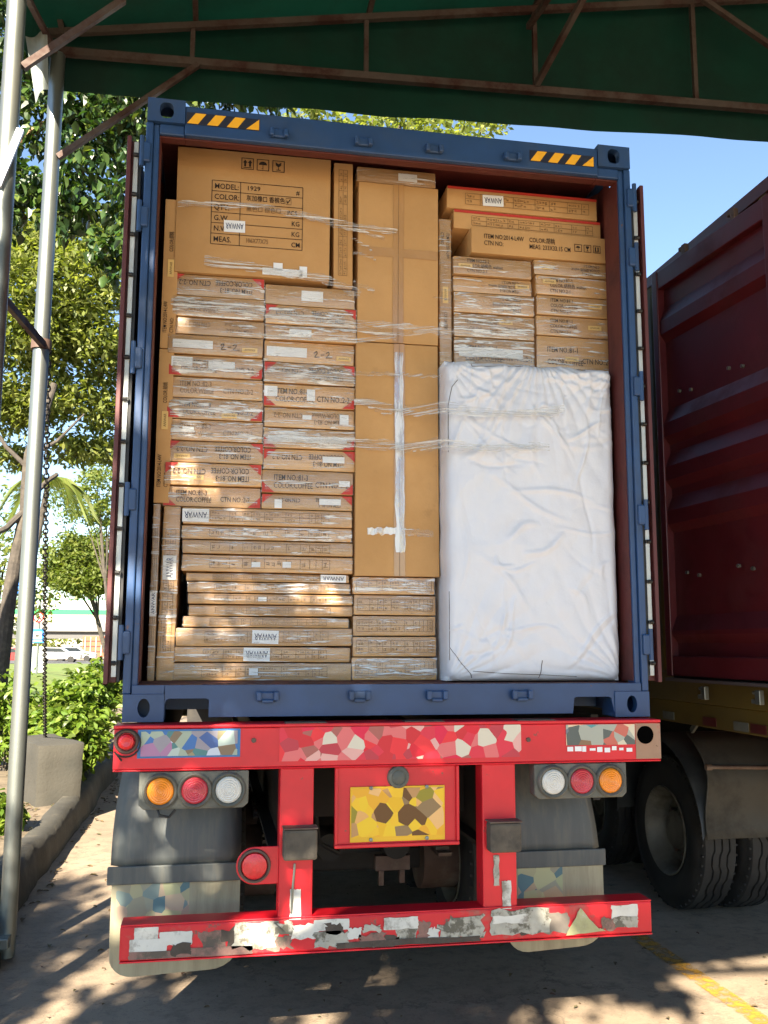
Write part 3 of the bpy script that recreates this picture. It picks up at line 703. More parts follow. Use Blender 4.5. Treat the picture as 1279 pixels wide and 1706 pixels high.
carton('narrow_carton', rC4, YF, 'tall film-wrapped carton leaning beside the wall one, label set higher', depth=.9, rot=1, film=1, roty=.012, deco=deco_table(.64, flip=False, aw=.115))
# middle column
rn = stack([rect(a, b, YF) for a, b in LN], FLOOR + .002)
dn = ['under the tall taped carton', 'film on upper edge', 'film on upper edge', 'film on upper edge', 'torn white film strip']
for i, rc in enumerate(rn):
    carton('carton', rc, YF + ys_.uniform(-.006, .01), 'small flat carton, %s in the bottom centre pile, %s' % (ORD[i] if i < 4 else 'lowest', dn[i]), 'flat cartons of the bottom centre pile', depth=1.0, film=2 if i in (0, 4) else 1, deco=deco_table(None, .04, .96))
rM2 = rect((592, 568), (733, 962), YF - .012); rM1 = rect((594.5, 301), (730, 568), YF - .010)
rM2[2] = rn[0][3] + .003; rM1[2] = rM2[3] + .003; rM2[0] = rM1[0] = max(rM2[0], r2[4][1] + .006)
def deco_tape(seam, cross):
    def f(p, r):
        W_, H_ = p.size(); x = W_*seam
        p.rect(x - .028, .002, x + .028, H_ - .002, 'tape', .0016)
        p.rect(x - .0012, .002, x + .0012, H_ - .002, 'faint', .0026)
        for z in cross: p.rect(.004, z*H_ - .024, W_ - .004, z*H_ + .024, 'tape', .0020)
    return f
m1 = carton('tall_carton', rM1, YF - .010, 'plain tall carton with buff tape cross, centre column upper', depth=.8, deco=deco_tape(.50, (.56,)))
m2 = carton('tall_carton', rM2, YF - .012, 'plain tall carton with long shiny tape down its seam, centre column', depth=.8, deco=deco_tape(.52, ()))
h2 = rM2[3] - rM2[2]; w2 = rM2[1] - rM2[0]
def ribbon(path, wd, n=26, seed=0, wob=.004, fold=.004):
    """thin film ribbon through points in (x, y, z); width vertical-ish"""
    pts = [Vector(p) for p in path]; seg = [(b-a).length for a, b in zip(pts, pts[1:])]; L = sum(seg)
    vs_ = []
    for i in range(n+1):
        t = L*i/n; k = 0
        while k < len(seg)-1 and t > seg[k]: t -= seg[k]; k += 1
        p = pts[k].lerp(pts[k+1], min(1, t/seg[k])); d = (pts[k+1]-pts[k]).normalized()
        u = d.cross(Vector((0, 1, 0))).normalized()
        wv = wd*(1 + .45*noise.noise((i*.35, seed, 0)))
        off = wob*noise.noise((i*.25, seed, 5))
        for j in range(5):
            q = (j/4 - .5)
            vs_.append(p + u*(q*wv + off) + Vector((0, -abs(fold*noise.noise((i*.5, j*.9, seed))), 0)))
    return vs_, [(i*5+j, i*5+j+1, (i+1)*5+j+1, (i+1)*5+j) for i in range(n) for j in range(4)]
def tape_on(root, x0, z0, x1, z1, wd, seed, mat=TAPECLEAR, name='clear_tape', y=-.0055):
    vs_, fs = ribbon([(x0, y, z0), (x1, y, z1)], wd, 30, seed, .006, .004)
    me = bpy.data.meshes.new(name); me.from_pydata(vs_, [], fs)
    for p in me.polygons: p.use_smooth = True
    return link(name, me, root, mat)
tape_on(m2, .012, h2*.10, .004, h2*.96, .045, 1)
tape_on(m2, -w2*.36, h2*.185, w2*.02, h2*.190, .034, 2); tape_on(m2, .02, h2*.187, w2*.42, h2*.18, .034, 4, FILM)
rMt = rect((594.5, 276), (725.5, 303), YF); rMt[2] = rM1[3] + .003; rMt[0] = max(rMt[0], rB[1] + .004)
carton('carton', rMt, YF, 'flat carton with pale label lying on top of the centre column', depth=.9, film=1, deco=deco_item(tri=False, lines=0, white=[(.52, .25, .24, .5)], hand=False))
# white wrapped bundle
YW = .125; rW = rect((735, 597), (1036, 1133), YW); rW[2] = FLOOR + .002; rW[1] = min(rW[1], 1.149); rW[0] = max(rW[0], rM2[1] + .003, max(q[1] for q in rn) + .003)
CLOTH = M('white_woven_wrap', (.68, .70, .76), .30, 0, .05, 3, .25, 22, dirt=(.62, .63, .68), dscale=3, dlo=.5, dhi=.8, spec=.4)
def bundle(rc, Y):
    x0, x1, z0, z1 = rc; w_, h_, d_ = x1-x0, z1-z0, .8
    root = thing('wrapped_bundle', ((x0+x1)/2, Y, z0), 'big white cloth-wrapped bundle with stitched corners, lower right in the container', 'bundle')
    bm = bmesh.new(); nx, nz = 130, 210
    cr = random.Random(99); creases = []
    for k in range(120):
        L_ = cr.uniform(.06, .5); an = cr.choice((cr.gauss(-.75, .25), cr.gauss(.7, .3), cr.gauss(0, .12), cr.gauss(1.45, .15)))
        if k > 70: bx, bz_2 = cr.uniform(0, w_), h_*cr.uniform(.72, .99)
        else: bx, bz_2 = cr.uniform(-.1, w_), cr.uniform(0, h_)
        creases.append((bx, bz_2, math.cos(an), math.sin(an), L_, cr.uniform(.0045, .016), cr.uniform(.003, .010)*cr.choice((1, 1, -.7))))
    def wr(u, v):
        x, z = u*w_, v*h_
        e = min(u, 1-u)*w_; e2 = min(v, 1-v)*h_
        c = 0.0
        # folds fanning from corners and slack drapes
        for (cx, cz, f, a) in ((0, h_, 13, .012), (w_, h_, 11, .010), (0, 0, 13, .012), (w_, 0, 13, .014), (.55*w_, 1.05*h_, 17, .018)):
            an = math.atan2(z-cz, x-cx); rr = math.hypot(x-cx, z-cz)
            c += a*math.exp(-rr/.36)*abs(math.sin(an*f + 2*noise.noise((x*3, z*3, f))))
        c += .006*(1 - abs(noise.noise((x*2.3 + z*1.1, z*1.5 - x*1.6, 3.1))))**5
        for (ax, az, dx, dz, L_, sg, am) in creases:
            px_, pz_ = x - ax, z - az; t_ = px_*dx + pz_*dz
            if -.1*L_ < t_ < 1.1*L_:
                dd = (px_*dz - pz_*dx) + .02*math.sin(t_*5/L_ + ax*40)
                if abs(dd) < 3*sg: c += am*math.exp(-(dd/sg)**2)*max(0, math.sin(math.pi*min(1, max(0, t_/L_))))**.7
        c += .005*noise.noise((x*7 + z*2, z*5 - x*3, 60))*(.4 + v)
        c += .006*(1 - abs(noise.noise((x*6.5, z*1.2, 21))))**6*max(0, 1-e/.16)
        c += .008*noise.noise((x*2.2, z*2.2, 30)) + .0022*noise.noise((x*22, z*14, 40))
        return c
    def bulge(u, v): return .030*math.sin(math.pi*u)**.6*math.sin(math.pi*v)**.6
    V = {}
    for j in range(nz+1):
        for i in range(nx+1):
            u, v = i/nx, j/nz
            du = min(u, 1-u)*w_; dv = min(v, 1-v)*h_; R_ = .05
            rx = max(0, 1 - du/R_); rz = max(0, 1 - dv/R_)
            y = R_*(1 - math.sqrt(max(0, 1 - min(1, rx*rx + rz*rz)))) - bulge(u, v) - wr(u, v)*(1 - .4*max(rx, rz))
            edge = .006*noise.noise((u*9, v*14, 5))
            V[i, j] = bm.verts.new(((u-.5)*w_ + (edge*(1 if u > .5 else -1))*rx, y, v*h_ + (.014*noise.noise((u*8, 3, v)) if v > .5 else 0)*rz))
    for j in range(nz):
        for i in range(nx): bm.faces.new((V[i, j], V[i+1, j], V[i+1, j+1], V[i, j+1]))
    # sides and top run back
    def strip(idx):
        prev = [V[k] for k in idx]
        for yb in (.15, .4, d_):
            cur = [bm.verts.new((p.co.x, yb, p.co.z)) for p in [V[k] for k in idx]]
            for a in range(len(idx)-1): bm.faces.new((prev[a], prev[a+1], cur[a+1], cur[a]))
            prev = cur
    strip([(0, j) for j in range(nz, -1, -1)]); strip([(nx, j) for j in range(nz+1)]); strip([(i, nz) for i in range(nx, -1, -1)])
    bmesh.ops.recalc_face_normals(bm, faces=bm.faces)
    me = bpy.data.meshes.new('wrapping'); bm.to_mesh(me); bm.free()
    for p in me.polygons: p.use_smooth = True
    link('wrapping', me, root, CLOTH)
    TH = M('dark_thread', (.10, .09, .085), .8)
    def F(px, py):
        q = at(px, py, Y=Y); u = (q.x - x0)/w_; v = (q.z - z0)/h_; u_, v_ = min(max(u, .01), .99), min(max(v, .01), .99)
        du = min(u_, 1-u_)*w_; dv = min(v_, 1-v_)*h_; R_ = .05; rx = max(0, 1-du/R_); rz = max(0, 1-dv/R_)
        return Vector(((u_-.5)*w_, R_*(1-math.sqrt(max(0, 1-min(1, rx*rx+rz*rz)))) - bulge(u_, v_) - wr(u_, v_)*(1-.4*max(rx, rz)) - .0015, v_*h_))
    for path in ([(761,634),(752,645),(746,680),(740,745)], [(784,607),(786,611),(800,612),(870,611)], [(735,1100),(749,1078),(766,1104),(782,1122),(786,1130)], [(749,1078),(747,1040),(742,985)], [(786,1118),(840,1122),(900,1124),(960,1127)], [(901,1100),(899,1117),(897,1132)], [(739,752),(742,750)], [(960,602),(975,601)]):
        pts = []
        for a, b in zip(path, path[1:]):
            for k in range(6): pts.append(F(a[0]+(b[0]-a[0])*k/6, a[1]+(b[1]-a[1])*k/6))
        pts.append(F(*path[-1]))
        mb = MB(); mb.tube(pts, .0016, 6); me2 = bpy.data.meshes.new('stitching'); me2.from_pydata(mb.v, [], mb.f); link('stitching', me2, root, TH)
    return root
bundle(rW, YW)
wt = rW[3]
# right upper cartons
ra = stack([rect(a, b, YF) for a, b in RA], wt + .012); rb = stack([rect(a, b, YF) for a, b in RB], wt + .012)
SA = [dict(rot=0, d=deco_item('82-2', '胡桃色 walnut', '2-1', False, lines=3, yl=(.06, .34))), dict(rot=2, d=deco_item('82-2', '胡桃色 walnut', '2-1', False, lines=3, yl=(.04, .3))), dict(rot=2, film=2, d=deco_item('81-1', 'COFFEE', '2-1', False, lines=3)),
      dict(rot=0, film=2, d=deco_item('82-2', 'walnut', '2-1', False, 'faint', lines=2, yl=(.55, .6))), dict(rot=0, film=2, d=deco_item('81-1', 'COFFEE', '2-1', False, lines=2, white=[(.05, .36, .80, .30)]))]
SB = [dict(rot=2, d=deco_item('82-2', '胡桃色 walnut', '2-1', False, lines=3, yl=(.77, .38))), dict(rot=0, d=deco_item('82-2', '胡桃色 walnut', '2-1', False, lines=3, yl=(.08, .55))), dict(rot=0, d=deco_item('81-1', 'COFFEE', '2-1', False, lines=3, yl=(.66, .45))),
      dict(rot=0, d=deco_item('81-1', 'COFFEE', '2-1', False, lines=3, yl=(.66, .40))), dict(rot=0, d=deco_item('81-1', 'COFFEE', '2-1', False, lines=2, yl=(.36, .32)))]
for col, rs, S in (('left', ra, SA), ('right', rb, SB)):
    for i, rc in enumerate(rs):
        carton('carton', rc, YF + ys_.uniform(-.008, .012), 'flat carton %s in the %s of two stacks above the white bundle' % (ORD[i] if i < 4 else 'lowest', col), 'flat cartons above the white bundle', depth=.9, film=S[i].get('film', 1), rot=S[i]['rot'], deco=S[i]['d'])
tops = max(ra[0][3], rb[0][3])
rV = rect((731.5, 362), (754, 592), YF + .01); rV[1] = min(rV[1], min(r[0] for r in ra) - .004); rV[2] = wt + .014; rV[0] = max(rV[0], max(rM1[1], rMt[1], rM2[1]) + .004)
if rV[1] - rV[0] < .055: rV[1] = rV[0] + .055
for r_ in ra: r_[0] = max(r_[0], rV[1] + .003)
carton('narrow_carton', rV, YF + .015, 'narrow upright carton squeezed between centre column and upper right stacks', depth=.8, rot=3, film=1, deco=deco_c1)
rp3 = rect((784, 377), (1017.4, 431), YF - .01); rp2 = rect((755, 346), (1001, 384), YF + .03); rp1 = rect((744, 309), (995, 358), YF + .02)
rp3[2] = tops + .003; rp2[2] = rp3[3] + .002; rp2[3] = rp2[2] + .105; rp1[2] = rp2[3] + .003
rp1[3] = max(rp1[3], rp1[2] + .10)
def deco_p3(p, r):
    W_, H_ = p.size(); hh = .026
    p.text('ITEM NO:2014-L4W', W_*.09, H_*.58, hh, sq=.72); p.text('CTN NO:', W_*.09, H_*.32, hh, sq=.72); p.text('COLOR:胡桃', W_*.41, H_*.58, hh, sq=.72); p.text('MEAS: 233X33.15 CM', W_*.41, H_*.32, hh, sq=.72)
    for k in range(3):
        x, z, s = W_*(.735 + .068*k), H_*.36, .042; q = .003
        for (a, b, c, d) in ((0,0,s,q), (0,s-q,s,s), (0,0,q,s), (s-q,0,s,s)): p.rect(x+a, z+b, x+c, z+d)
        if k == 0: p.poly([(x + s*.5 + s*.3*math.cos(a*math.pi/8), z + s*.52 + s*.24*math.sin(a*math.pi/8)) for a in range(9)], 'print'); p.rect(x + s*.47, z + s*.18, x + s*.53, z + s*.52)
        elif k == 1: p.poly([(x + s*.28, z + s*.82), (x + s*.3, z + s*.6), (x + s*.5, z + s*.42), (x + s*.7, z + s*.6), (x + s*.72, z + s*.82)], 'print'); p.rect(x + s*.46, z + s*.2, x + s*.54, z + s*.45); p.rect(x + s*.34, z + s*.16, x + s*.66, z + s*.22)
        else:
            for e in (.32, .68): p.rect(x + s*e - .004, z + s*.24, x + s*e + .004, z + s*.80)
            p.rect(x + s*.18, z + s*.16, x + s*.82, z + s*.22)
def deco_p12(anw):
    def f(p, r):
        W_, H_ = p.size()
        p.rect(.004, H_ - .016, W_ - .004, H_ - .001, 'red', .0022)
        p.table(W_*.12, H_*.22, W_*.94, H_*.72, r, [2, 3, 1.5, 3, 2, 2.5, 2, 1], 2)
        if anw: p.anwar(W_*.30, H_*.47, .115, .062, .03, True)
    return f
carton('carton', rp3, YF - .01, 'clean carton printed with item number and three handling marks, upper right', depth=.75, deco=deco_p3)
carton('carton', rp2, YF + .03, 'red-edged long carton lying directly on the clean printed one', depth=.75, deco=deco_p12(False))
carton('carton', rp1, YF + .02, 'red-edged long carton with white label, highest at upper right', depth=.75, deco=deco_p12(True))
# stretch film strands holding the load
sf = thing('stretch_film', (0, YF - .05, 2.9), 'clear stretch film strands pulled across the front of the load', 'plastic film')
def strand(pts, wd, seed, mat=STRAND):
    P = [at(x, y, Y=YF - (.030 if x < 733 else .235)) - OFF[sf.name] for x, y in pts]
    vs_, fs = ribbon(P, wd*1.5, 44, seed, .012, .010)
    me = bpy.data.meshes.new('film_strand'); me.from_pydata(vs_, [], fs)
    for p in me.polygons: p.use_smooth = True
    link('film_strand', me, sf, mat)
for i, (pts, wd) in enumerate([
    ([(296, 340), (420, 342), (500, 358), (596, 378), (662, 386)], .020), ([(500, 360), (590, 384), (640, 398)], .012), ([(340, 435), (440, 448), (548, 466), (600, 490)], .030),
    ([(585, 396), (620, 416)], .010), ([(588, 420), (626, 432)], .010), ([(588, 470), (624, 484)], .014),
    ([(285, 500), (440, 520), (592, 545), (660, 560)], .030), ([(440, 560), (592, 568), (736, 548)], .016), ([(592, 536), (740, 552), (890, 556)], .022),
    ([(722, 494), (752, 500)], .012), ([(590, 622), (670, 624), (735, 628)], .012), ([(440, 618), (592, 630)], .030),
    ([(590, 668), (668, 680), (740, 676), (850, 690), (940, 680)], .024), ([(590, 665), (640, 690), (680, 680)], .010), ([(668, 690), (740, 684), (800, 690), (930, 688)], .020),
    ([(440, 735), (560, 738), (660, 742), (735, 742)], .034), ([(650, 745), (735, 735), (800, 746), (915, 746)], .022), ([(660, 752), (735, 742)], .014), ([(735, 746), (830, 744), (900, 742)], .016)]):
    strand(pts, wd, i*3.7)

# ------------------------------------------------------------------ the red trailer under the container
tl = thing('semi_trailer', (0, 4, 0), 'red container trailer with lamps, mud flaps and a taped rear guard bar', 'trailer')
YB = -.085                                     # rear face of the beam
MB().box(-1.237, 1.222, YB, .06, 1.262, 1.428).box(-1.240, 1.225, YB - .008, .07, 1.430, 1.444).box(-1.237, 1.222, YB - .004, .06, 1.254, 1.2618).build('rear_beam', REDWORN if False else RED, tl, bevel=.005)
MB().box(1.10, 1.2235, YB - .0025, YB - .0005, 1.266, 1.426).build('worn_end_plate', M('bare_worn_paint', (.33, .20, .13), .6, 0, .2, 5, .15, 30, dirt=(.45, .03, .03), dscale=4, dlo=.56, dhi=.68, dirt2=(.12, .07, .04), d2scale=12), tl)
for x in (-.43, .10, .62): MB().box(x - .09, x + .09, YB - .004, .0, 1.4445, 1.4475).build('shim_plate', RUST, tl)
yf = YB - .002
def stick(name, x0, x1, z0, z1, mat, par=tl, y=None, th=.0015):
    y = yf if y is None else y
    return MB().box(x0, x1, y - th, y, z0, z1).build(name, mat, par)
BLUES = [(.06, .12, .32), (.32, .28, .16), (.35, .42, .33), (.55, .62, .72), (.08, .22, .22), (.30, .28, .32), (.45, .55, .5), (.05, .16, .42), (.22, .16, .10), (.40, .20, .35)]
stick('blue_sticker', -1.140, -.712, 1.308, 1.426, M('blue_sticker_ground', (.04, .16, .38), .5, 0, .2, 8))
stick('sticker_mosaic_blue', -1.126, -.724, 1.316, 1.418, mosaic('blue_mosaic_cells', BLUES, 18, seed=.3), y=yf - .0016)  # privacy mosaic over the blue sticker, not its own print
REDS = [(.70, .01, .03), (.75, .40, .36), (.68, .62, .50), (.50, .04, .06), (.80, .03, .04), (.72, .16, .16), (.62, .02, .03), (.72, .01, .06), (.40, .12, .10), (.70, .03, .06)]
stick('red_white_mosaic', -.545, .545, 1.285, 1.428, mosaic('red_white_mosaic_cells', REDS, 17, seed=1.7))  # privacy mosaic across the beam lettering, built as coloured cells
TANS = [(.45, .20, .12), (.34, .32, .33), (.10, .30, .32), (.75, .55, .36), (.10, .12, .11), (.25, .15, .08), (.38, .40, .34), (.55, .14, .10), (.18, .20, .24), (.65, .60, .45)]
stick('sticker_mosaic_tan', .760, 1.096, 1.332, 1.424, mosaic('tan_mosaic_cells', TANS, 18, seed=2.9))  # privacy mosaic hiding the right-hand sticker, no real wear
r_ = random.Random(5)
for k in range(9):
    x = .765 + k*.036
    stick('torn_white_letter', x, x + r_.uniform(.018, .034), 1.302 + r_.uniform(-.004, .006), 1.324 + r_.uniform(-.008, .004), PAPER, th=.001)
# round marker lamp with wire, bolt holes
lo_ = MB().lathe([(0, .0), (-.022, .0), (-.026, .020), (-.020, .030), (0, .034)], (-1.185, yf, 1.378), 'Y', 20).build('marker_lamp', BRIGHTRED, tl, smooth=True)
MB().lathe([(0, .036), (-.010, .040), (-.010, .048), (0, .052)], (-1.185, yf, 1.378), 'Y', 20).build('lamp_ring', RUST, lo_, smooth=True)
MB().tube([(-1.185 + .058*math.cos(a), yf - .012, 1.372 + .056*math.sin(a)) for a in [2.6 - i*.32 for i in range(17)]] + [(-1.20, yf - .012, 1.300)], .004, 6).build('wire', CHASSIS, tl)
MB().lathe([(-.002, .0), (-.002, .040), (0, .041)], (1.148, YB - .003, 1.374), 'Y', 24).build('lamp_hole_disc', M('hole_shade_black', (.002, .002, .002), 1, spec=0), tl)  # flat disc; the dark inside of the hole is painted black
for x, z in ((-.655, 1.375), (.58, 1.36)): MB().lathe([(0, .011), (-.005, .010), (-.006, .0)], (x, yf, z), 'Y', 10).build('bolt', RUST, tl)
# tail lamp boxes
def lamp_box(x0, x1, order):
    zc = 1.172; z0_, z1_ = 1.096, 1.250
    poly = [(x0, z0_ + .02), (x0 + .022, z0_), (x1 - .022, z0_), (x1, z0_ + .02), (x1, z1_), (x0, z1_)]
    b = MB().prism(poly, 'Y', YB + .005, -.01).build('tail_lamp_box', LAMPBOX, tl, bevel=.005)
    cx = [x0 + (x1-x0)*f for f in (.195, .505, .815)]
    for x, mt, nm in zip(cx, order, ('lens',)*3):
        MB().lathe([(0, .074), (-.012, .072), (-.018, .066), (-.010, .058), (-.004, .056)], (x, YB + .004, zc), 'Y', 32).build('lamp_rim', LAMPBOX, b, smooth=True)
        MB().lathe([(0, .056), (-.010, .054)] + [(-.012 - .008*(1 - (rr_/.052)**2) - (.0022 if i_ % 2 else 0), rr_) for i_, rr_ in enumerate([.051 - .0046*k_ for k_ in range(11)])] + [(-.021, .0005)], (x, YB + .004, zc), 'Y', 40).build('lens', mt, b, smooth=True)
lamp_box(-1.128, -.672, (AMBER, LENSRED, LENSWHITE)); lamp_box(.607, 1.052, (LENSWHITE, LENSRED, AMBER))
MB().tube([(-1.05, YB + .02, 1.096), (-1.04, YB + .01, 1.072), (-1.0, YB, 1.066), (-.975, YB + .01, 1.094)], .006, 6).build('wire', BLACK, tl)
# uprights, guard bar, buffers
for x0, x1 in ((-.538, -.392), (.362, .518)):
    MB().box(x0, x1, YB + .006, .03, .63, 1.256).build('guard_upright', RED, tl, bevel=.006)
    MB().prism([(.03, 1.25), (.30, 1.25), (.03, .86)], 'X', (x0+x1)/2 - .006, (x0+x1)/2 + .006).build('gusset', CHASSIS, tl)
    xm = (x0+x1)/2 + (.012 if x0 < 0 else .008)
    MB().box(xm - .072, xm + .072, YB - .070, YB + .004, .885, 1.010).build('rubber_buffer', PADRUBBER, tl, bevel=.012)
    MB().box(xm - .074, xm + .074, YB - .072, YB + .004, 1.0115, 1.018).build('buffer_cap', RUST, tl, bevel=.002)
gb = MB().box(-1.180, 1.150, YB, .03, .502, .638).build('guard_bar', REDWORN, tl, bevel=.008)
MB().box(-1.178, 1.148, YB - .004, .028, .6385, .645).box(-1.178, 1.148, YB - .004, .028, .495, .5015).build('guard_bar_lip', RED, gb, bevel=.002)
TAPEW = M('worn_white_tape', (.62, .62, .57), .5, 0, .12, 12, .15, 40, dirt=(.24, .22, .18), dscale=9, dlo=.54, dhi=.66, dirt2=(.45, .04, .04), d2scale=7, d2lo=.68, d2hi=.70)
TAPEG = M('flaking_grey_tape', (.40, .39, .33), .7, 0, .3, 16, .4, 50, dirt=(.14, .13, .10), dscale=14, dlo=.5, dhi=.58)
def torn(name, quad, mat, par, y, seed, th=.0016, amp=.006):
    r = random.Random(seed); pts = []
    for a, b in zip(quad, quad[1:] + quad[:1]):
        n = 6
        for k in range(n): pts.append((a[0] + (b[0]-a[0])*k/n + (r.uniform(-amp, amp) if k else 0), a[1] + (b[1]-a[1])*k/n + (r.uniform(-amp, amp) if k else 0)))
    return MB().prism(pts, 'Y', y - th, y).build(name, mat, par)
def barpatch(px0, py0, px1, py1, mat, seed, amp=.006, skew=0):
    a = at(px0, py0, Y=YB); b = at(px1, py1, Y=YB); z0_, z1_ = max(.508, b.z), min(.632, a.z)
    torn('reflective_tape', [(a.x + skew, z0_), (b.x + skew, z0_), (b.x, z1_), (a.x, z1_)], mat, gb, YB - .0008 - (seed % 5)*.0009, seed, amp=amp, th=.0008)
for k, (a, b, c, d, mt, sk, am) in enumerate([(224, 1546, 263, 1566, TAPEW, 0, .001), (216, 1566, 277, 1590, TAPEW, 0, .002), (266, 1553, 319, 1573, TAPEW, 0, .003), (392, 1538, 464, 1577, TAPEG, -.01, .012),
    (456, 1537, 486, 1557, TAPEG, 0, .01), (484, 1541, 530, 1563, TAPEW, 0, .006), (523, 1533, 581, 1548, TAPEW, 0, .002), (523, 1553, 580, 1576, TAPEG, 0, .010), (580, 1546, 603, 1562, TAPEW, 0, .006),
    (639, 1529, 696, 1546, TAPEW, 0, .003), (660, 1546, 694, 1570, TAPEG, 0, .006), (714, 1547, 730, 1565, TAPEW, 0, .009), (750, 1524, 805, 1562, TAPEG, 0, .014), (818, 1517, 915, 1553, TAPEG, 0, .010), (820, 1526, 880, 1536, TAPEW, 0, .006),
    (1018, 1508, 1062, 1530, TAPEW, 0, .004), (1022, 1528, 1062, 1545, TAPEG, 0, .006), (902, 1522, 945, 1552, M('scraped_paint', (.20, .17, .14), .7, 0, .3, 12), .01, .01)]):
    barpatch(a, b, c, d, mt, 20 + k, am, sk)
SCRAPE = M('scraped_dusty_paint', (.30, .16, .13), .75, 0, .3, 10, .3, 40, dirt=(.12, .10, .08), dscale=10, dlo=.45, dhi=.6)
GRIME = M('dark_grime', (.075, .06, .048), .85, 0, .3, 14, .3, 50)
for k, (a, b, c, d, mt, sk, am) in enumerate([(330, 1552, 372, 1585, SCRAPE, .02, .012), (368, 1548, 404, 1586, GRIME, .03, .014), (448, 1560, 486, 1581, SCRAPE, 0, .012), (598, 1556, 640, 1575, SCRAPE, 0, .012), (606, 1541, 634, 1552, TAPEG, 0, .008), (696, 1536, 716, 1568, SCRAPE, 0, .010), (728, 1540, 752, 1566, TAPEG, .01, .012),
    (880, 1516, 912, 1536, TAPEW, 0, .010), (1000, 1530, 1022, 1549, SCRAPE, 0, .010), (286, 1572, 318, 1590, GRIME, 0, .008), (640, 1560, 665, 1574, GRIME, 0, .008), (846, 1540, 880, 1556, GRIME, 0, .008), (540, 1538, 566, 1556, GRIME, .02, .01), (215, 1586, 420, 1592, SCRAPE, 0, .004), (560, 1571, 800, 1576, GRIME, 0, .004)]):
    barpatch(a, b, c, d, mt, 60 + k, am, sk)
GREENISH = M('faded_reflector_triangle', (.36, .36, .19), .5, 0, .2, 20, dirt=(.5, .5, .42), dscale=12)
q = [at(x, y, Y=YB) for x, y in ((942, 1558), (1008, 1550), (995, 1545), (966, 1512))]
torn('reflector_triangle', [(p.x, max(p.z, .497)) for p in q], GREENISH, gb, YB - .006, 77, amp=.003)
# tapes hanging on the uprights
for (a, b, c, d, mt, sd) in ((483, 1482, 500, 1538, TAPEW, 3), (836, 1468, 852, 1520, TAPEW, 4), (822, 1425, 832, 1476, TAPEG, 6)):
    p, s_ = at(a, b, Y=YB), at(c, d, Y=YB); torn('reflective_tape', [(p.x, s_.z), (s_.x, s_.z), (s_.x, p.z), (p.x, p.z)], mt, tl, YB + .003, sd, amp=.003)
MB().tube([(-.47, YB, .86), (-.478, YB - .004, .76), (-.482, YB - .002, .66)], .005, 6).build('wire', GALV, tl)
# centre panel with plate
pn = MB().box(-.300, .257, YB + .02, YB + .030, .912, 1.252).box(-.300, .257, YB + .004, YB + .02, .912, .928).box(-.300, -.286, YB + .004, YB + .02, .929, 1.252).box(.243, .257, YB + .004, YB + .02, .929, 1.252).build('plate_panel', RED, tl, bevel=.004)
MB().lathe([(0, .050), (-.016, .046), (-.022, .034), (-.018, .030), (-.024, .022), (-.026, .0005)], (-.018, YB + .02, 1.206), 'Y', 24).build('plate_lamp', LAMPBOX, pn, smooth=True)
PLX = (-.232, .192, .935, 1.168)
pl = MB().box(PLX[0], PLX[1], YB + .012, YB + .0165, PLX[2], PLX[3]).build('licence_plate', PLATEYELLOW, pn, bevel=.003)
MB().box(PLX[0] + .006, PLX[1] - .006, YB + .0095, YB + .0115, PLX[2] + .022, PLX[3] - .008).build('plate_mosaic', mosaic('yellow_mosaic_cells', [(.80, .46, .012), (.85, .52, .02), (.14, .06, .01), (.75, .40, .12), (.80, .40, .02), (.30, .25, .02), (.82, .48, .18), (.50, .27, .10), (.84, .55, .02), (.28, .18, .08)], 18, seed=4.1), pl)  # privacy mosaic in place of the plate number
for x in (-.14, .11):
    for z in (.944, 1.162): MB().lathe([(0, .009), (-.006, .008), (-.008, .0005)], (x, YB + .012, z), 'Y', 10).build('screw', GALV, pl)
# round lamp on a tab, left of the upright
tb = MB().prism([(-.536, .776), (-.536, .930)] + [(-.640 + .077*math.cos(a), .853 + .077*math.sin(a)) for a in [math.pi/2 + i*math.pi/12 for i in range(13)]], 'Y', YB + .02, YB + .028).build('lamp_tab', RED, tl, bevel=.003)
MB().lathe([(0, .070), (-.014, .068), (-.016, .060), (-.006, .056)], (-.640, YB + .019, .853), 'Y', 28).build('lamp_rim', RUST, tb, smooth=True)
MB().lathe([(0, .056), (-.012, .052), (-.018, .03), (-.020, .0005)], (-.640, YB + .019, .853), 'Y', 28).build('lens', BRIGHTRED, tb, smooth=True)
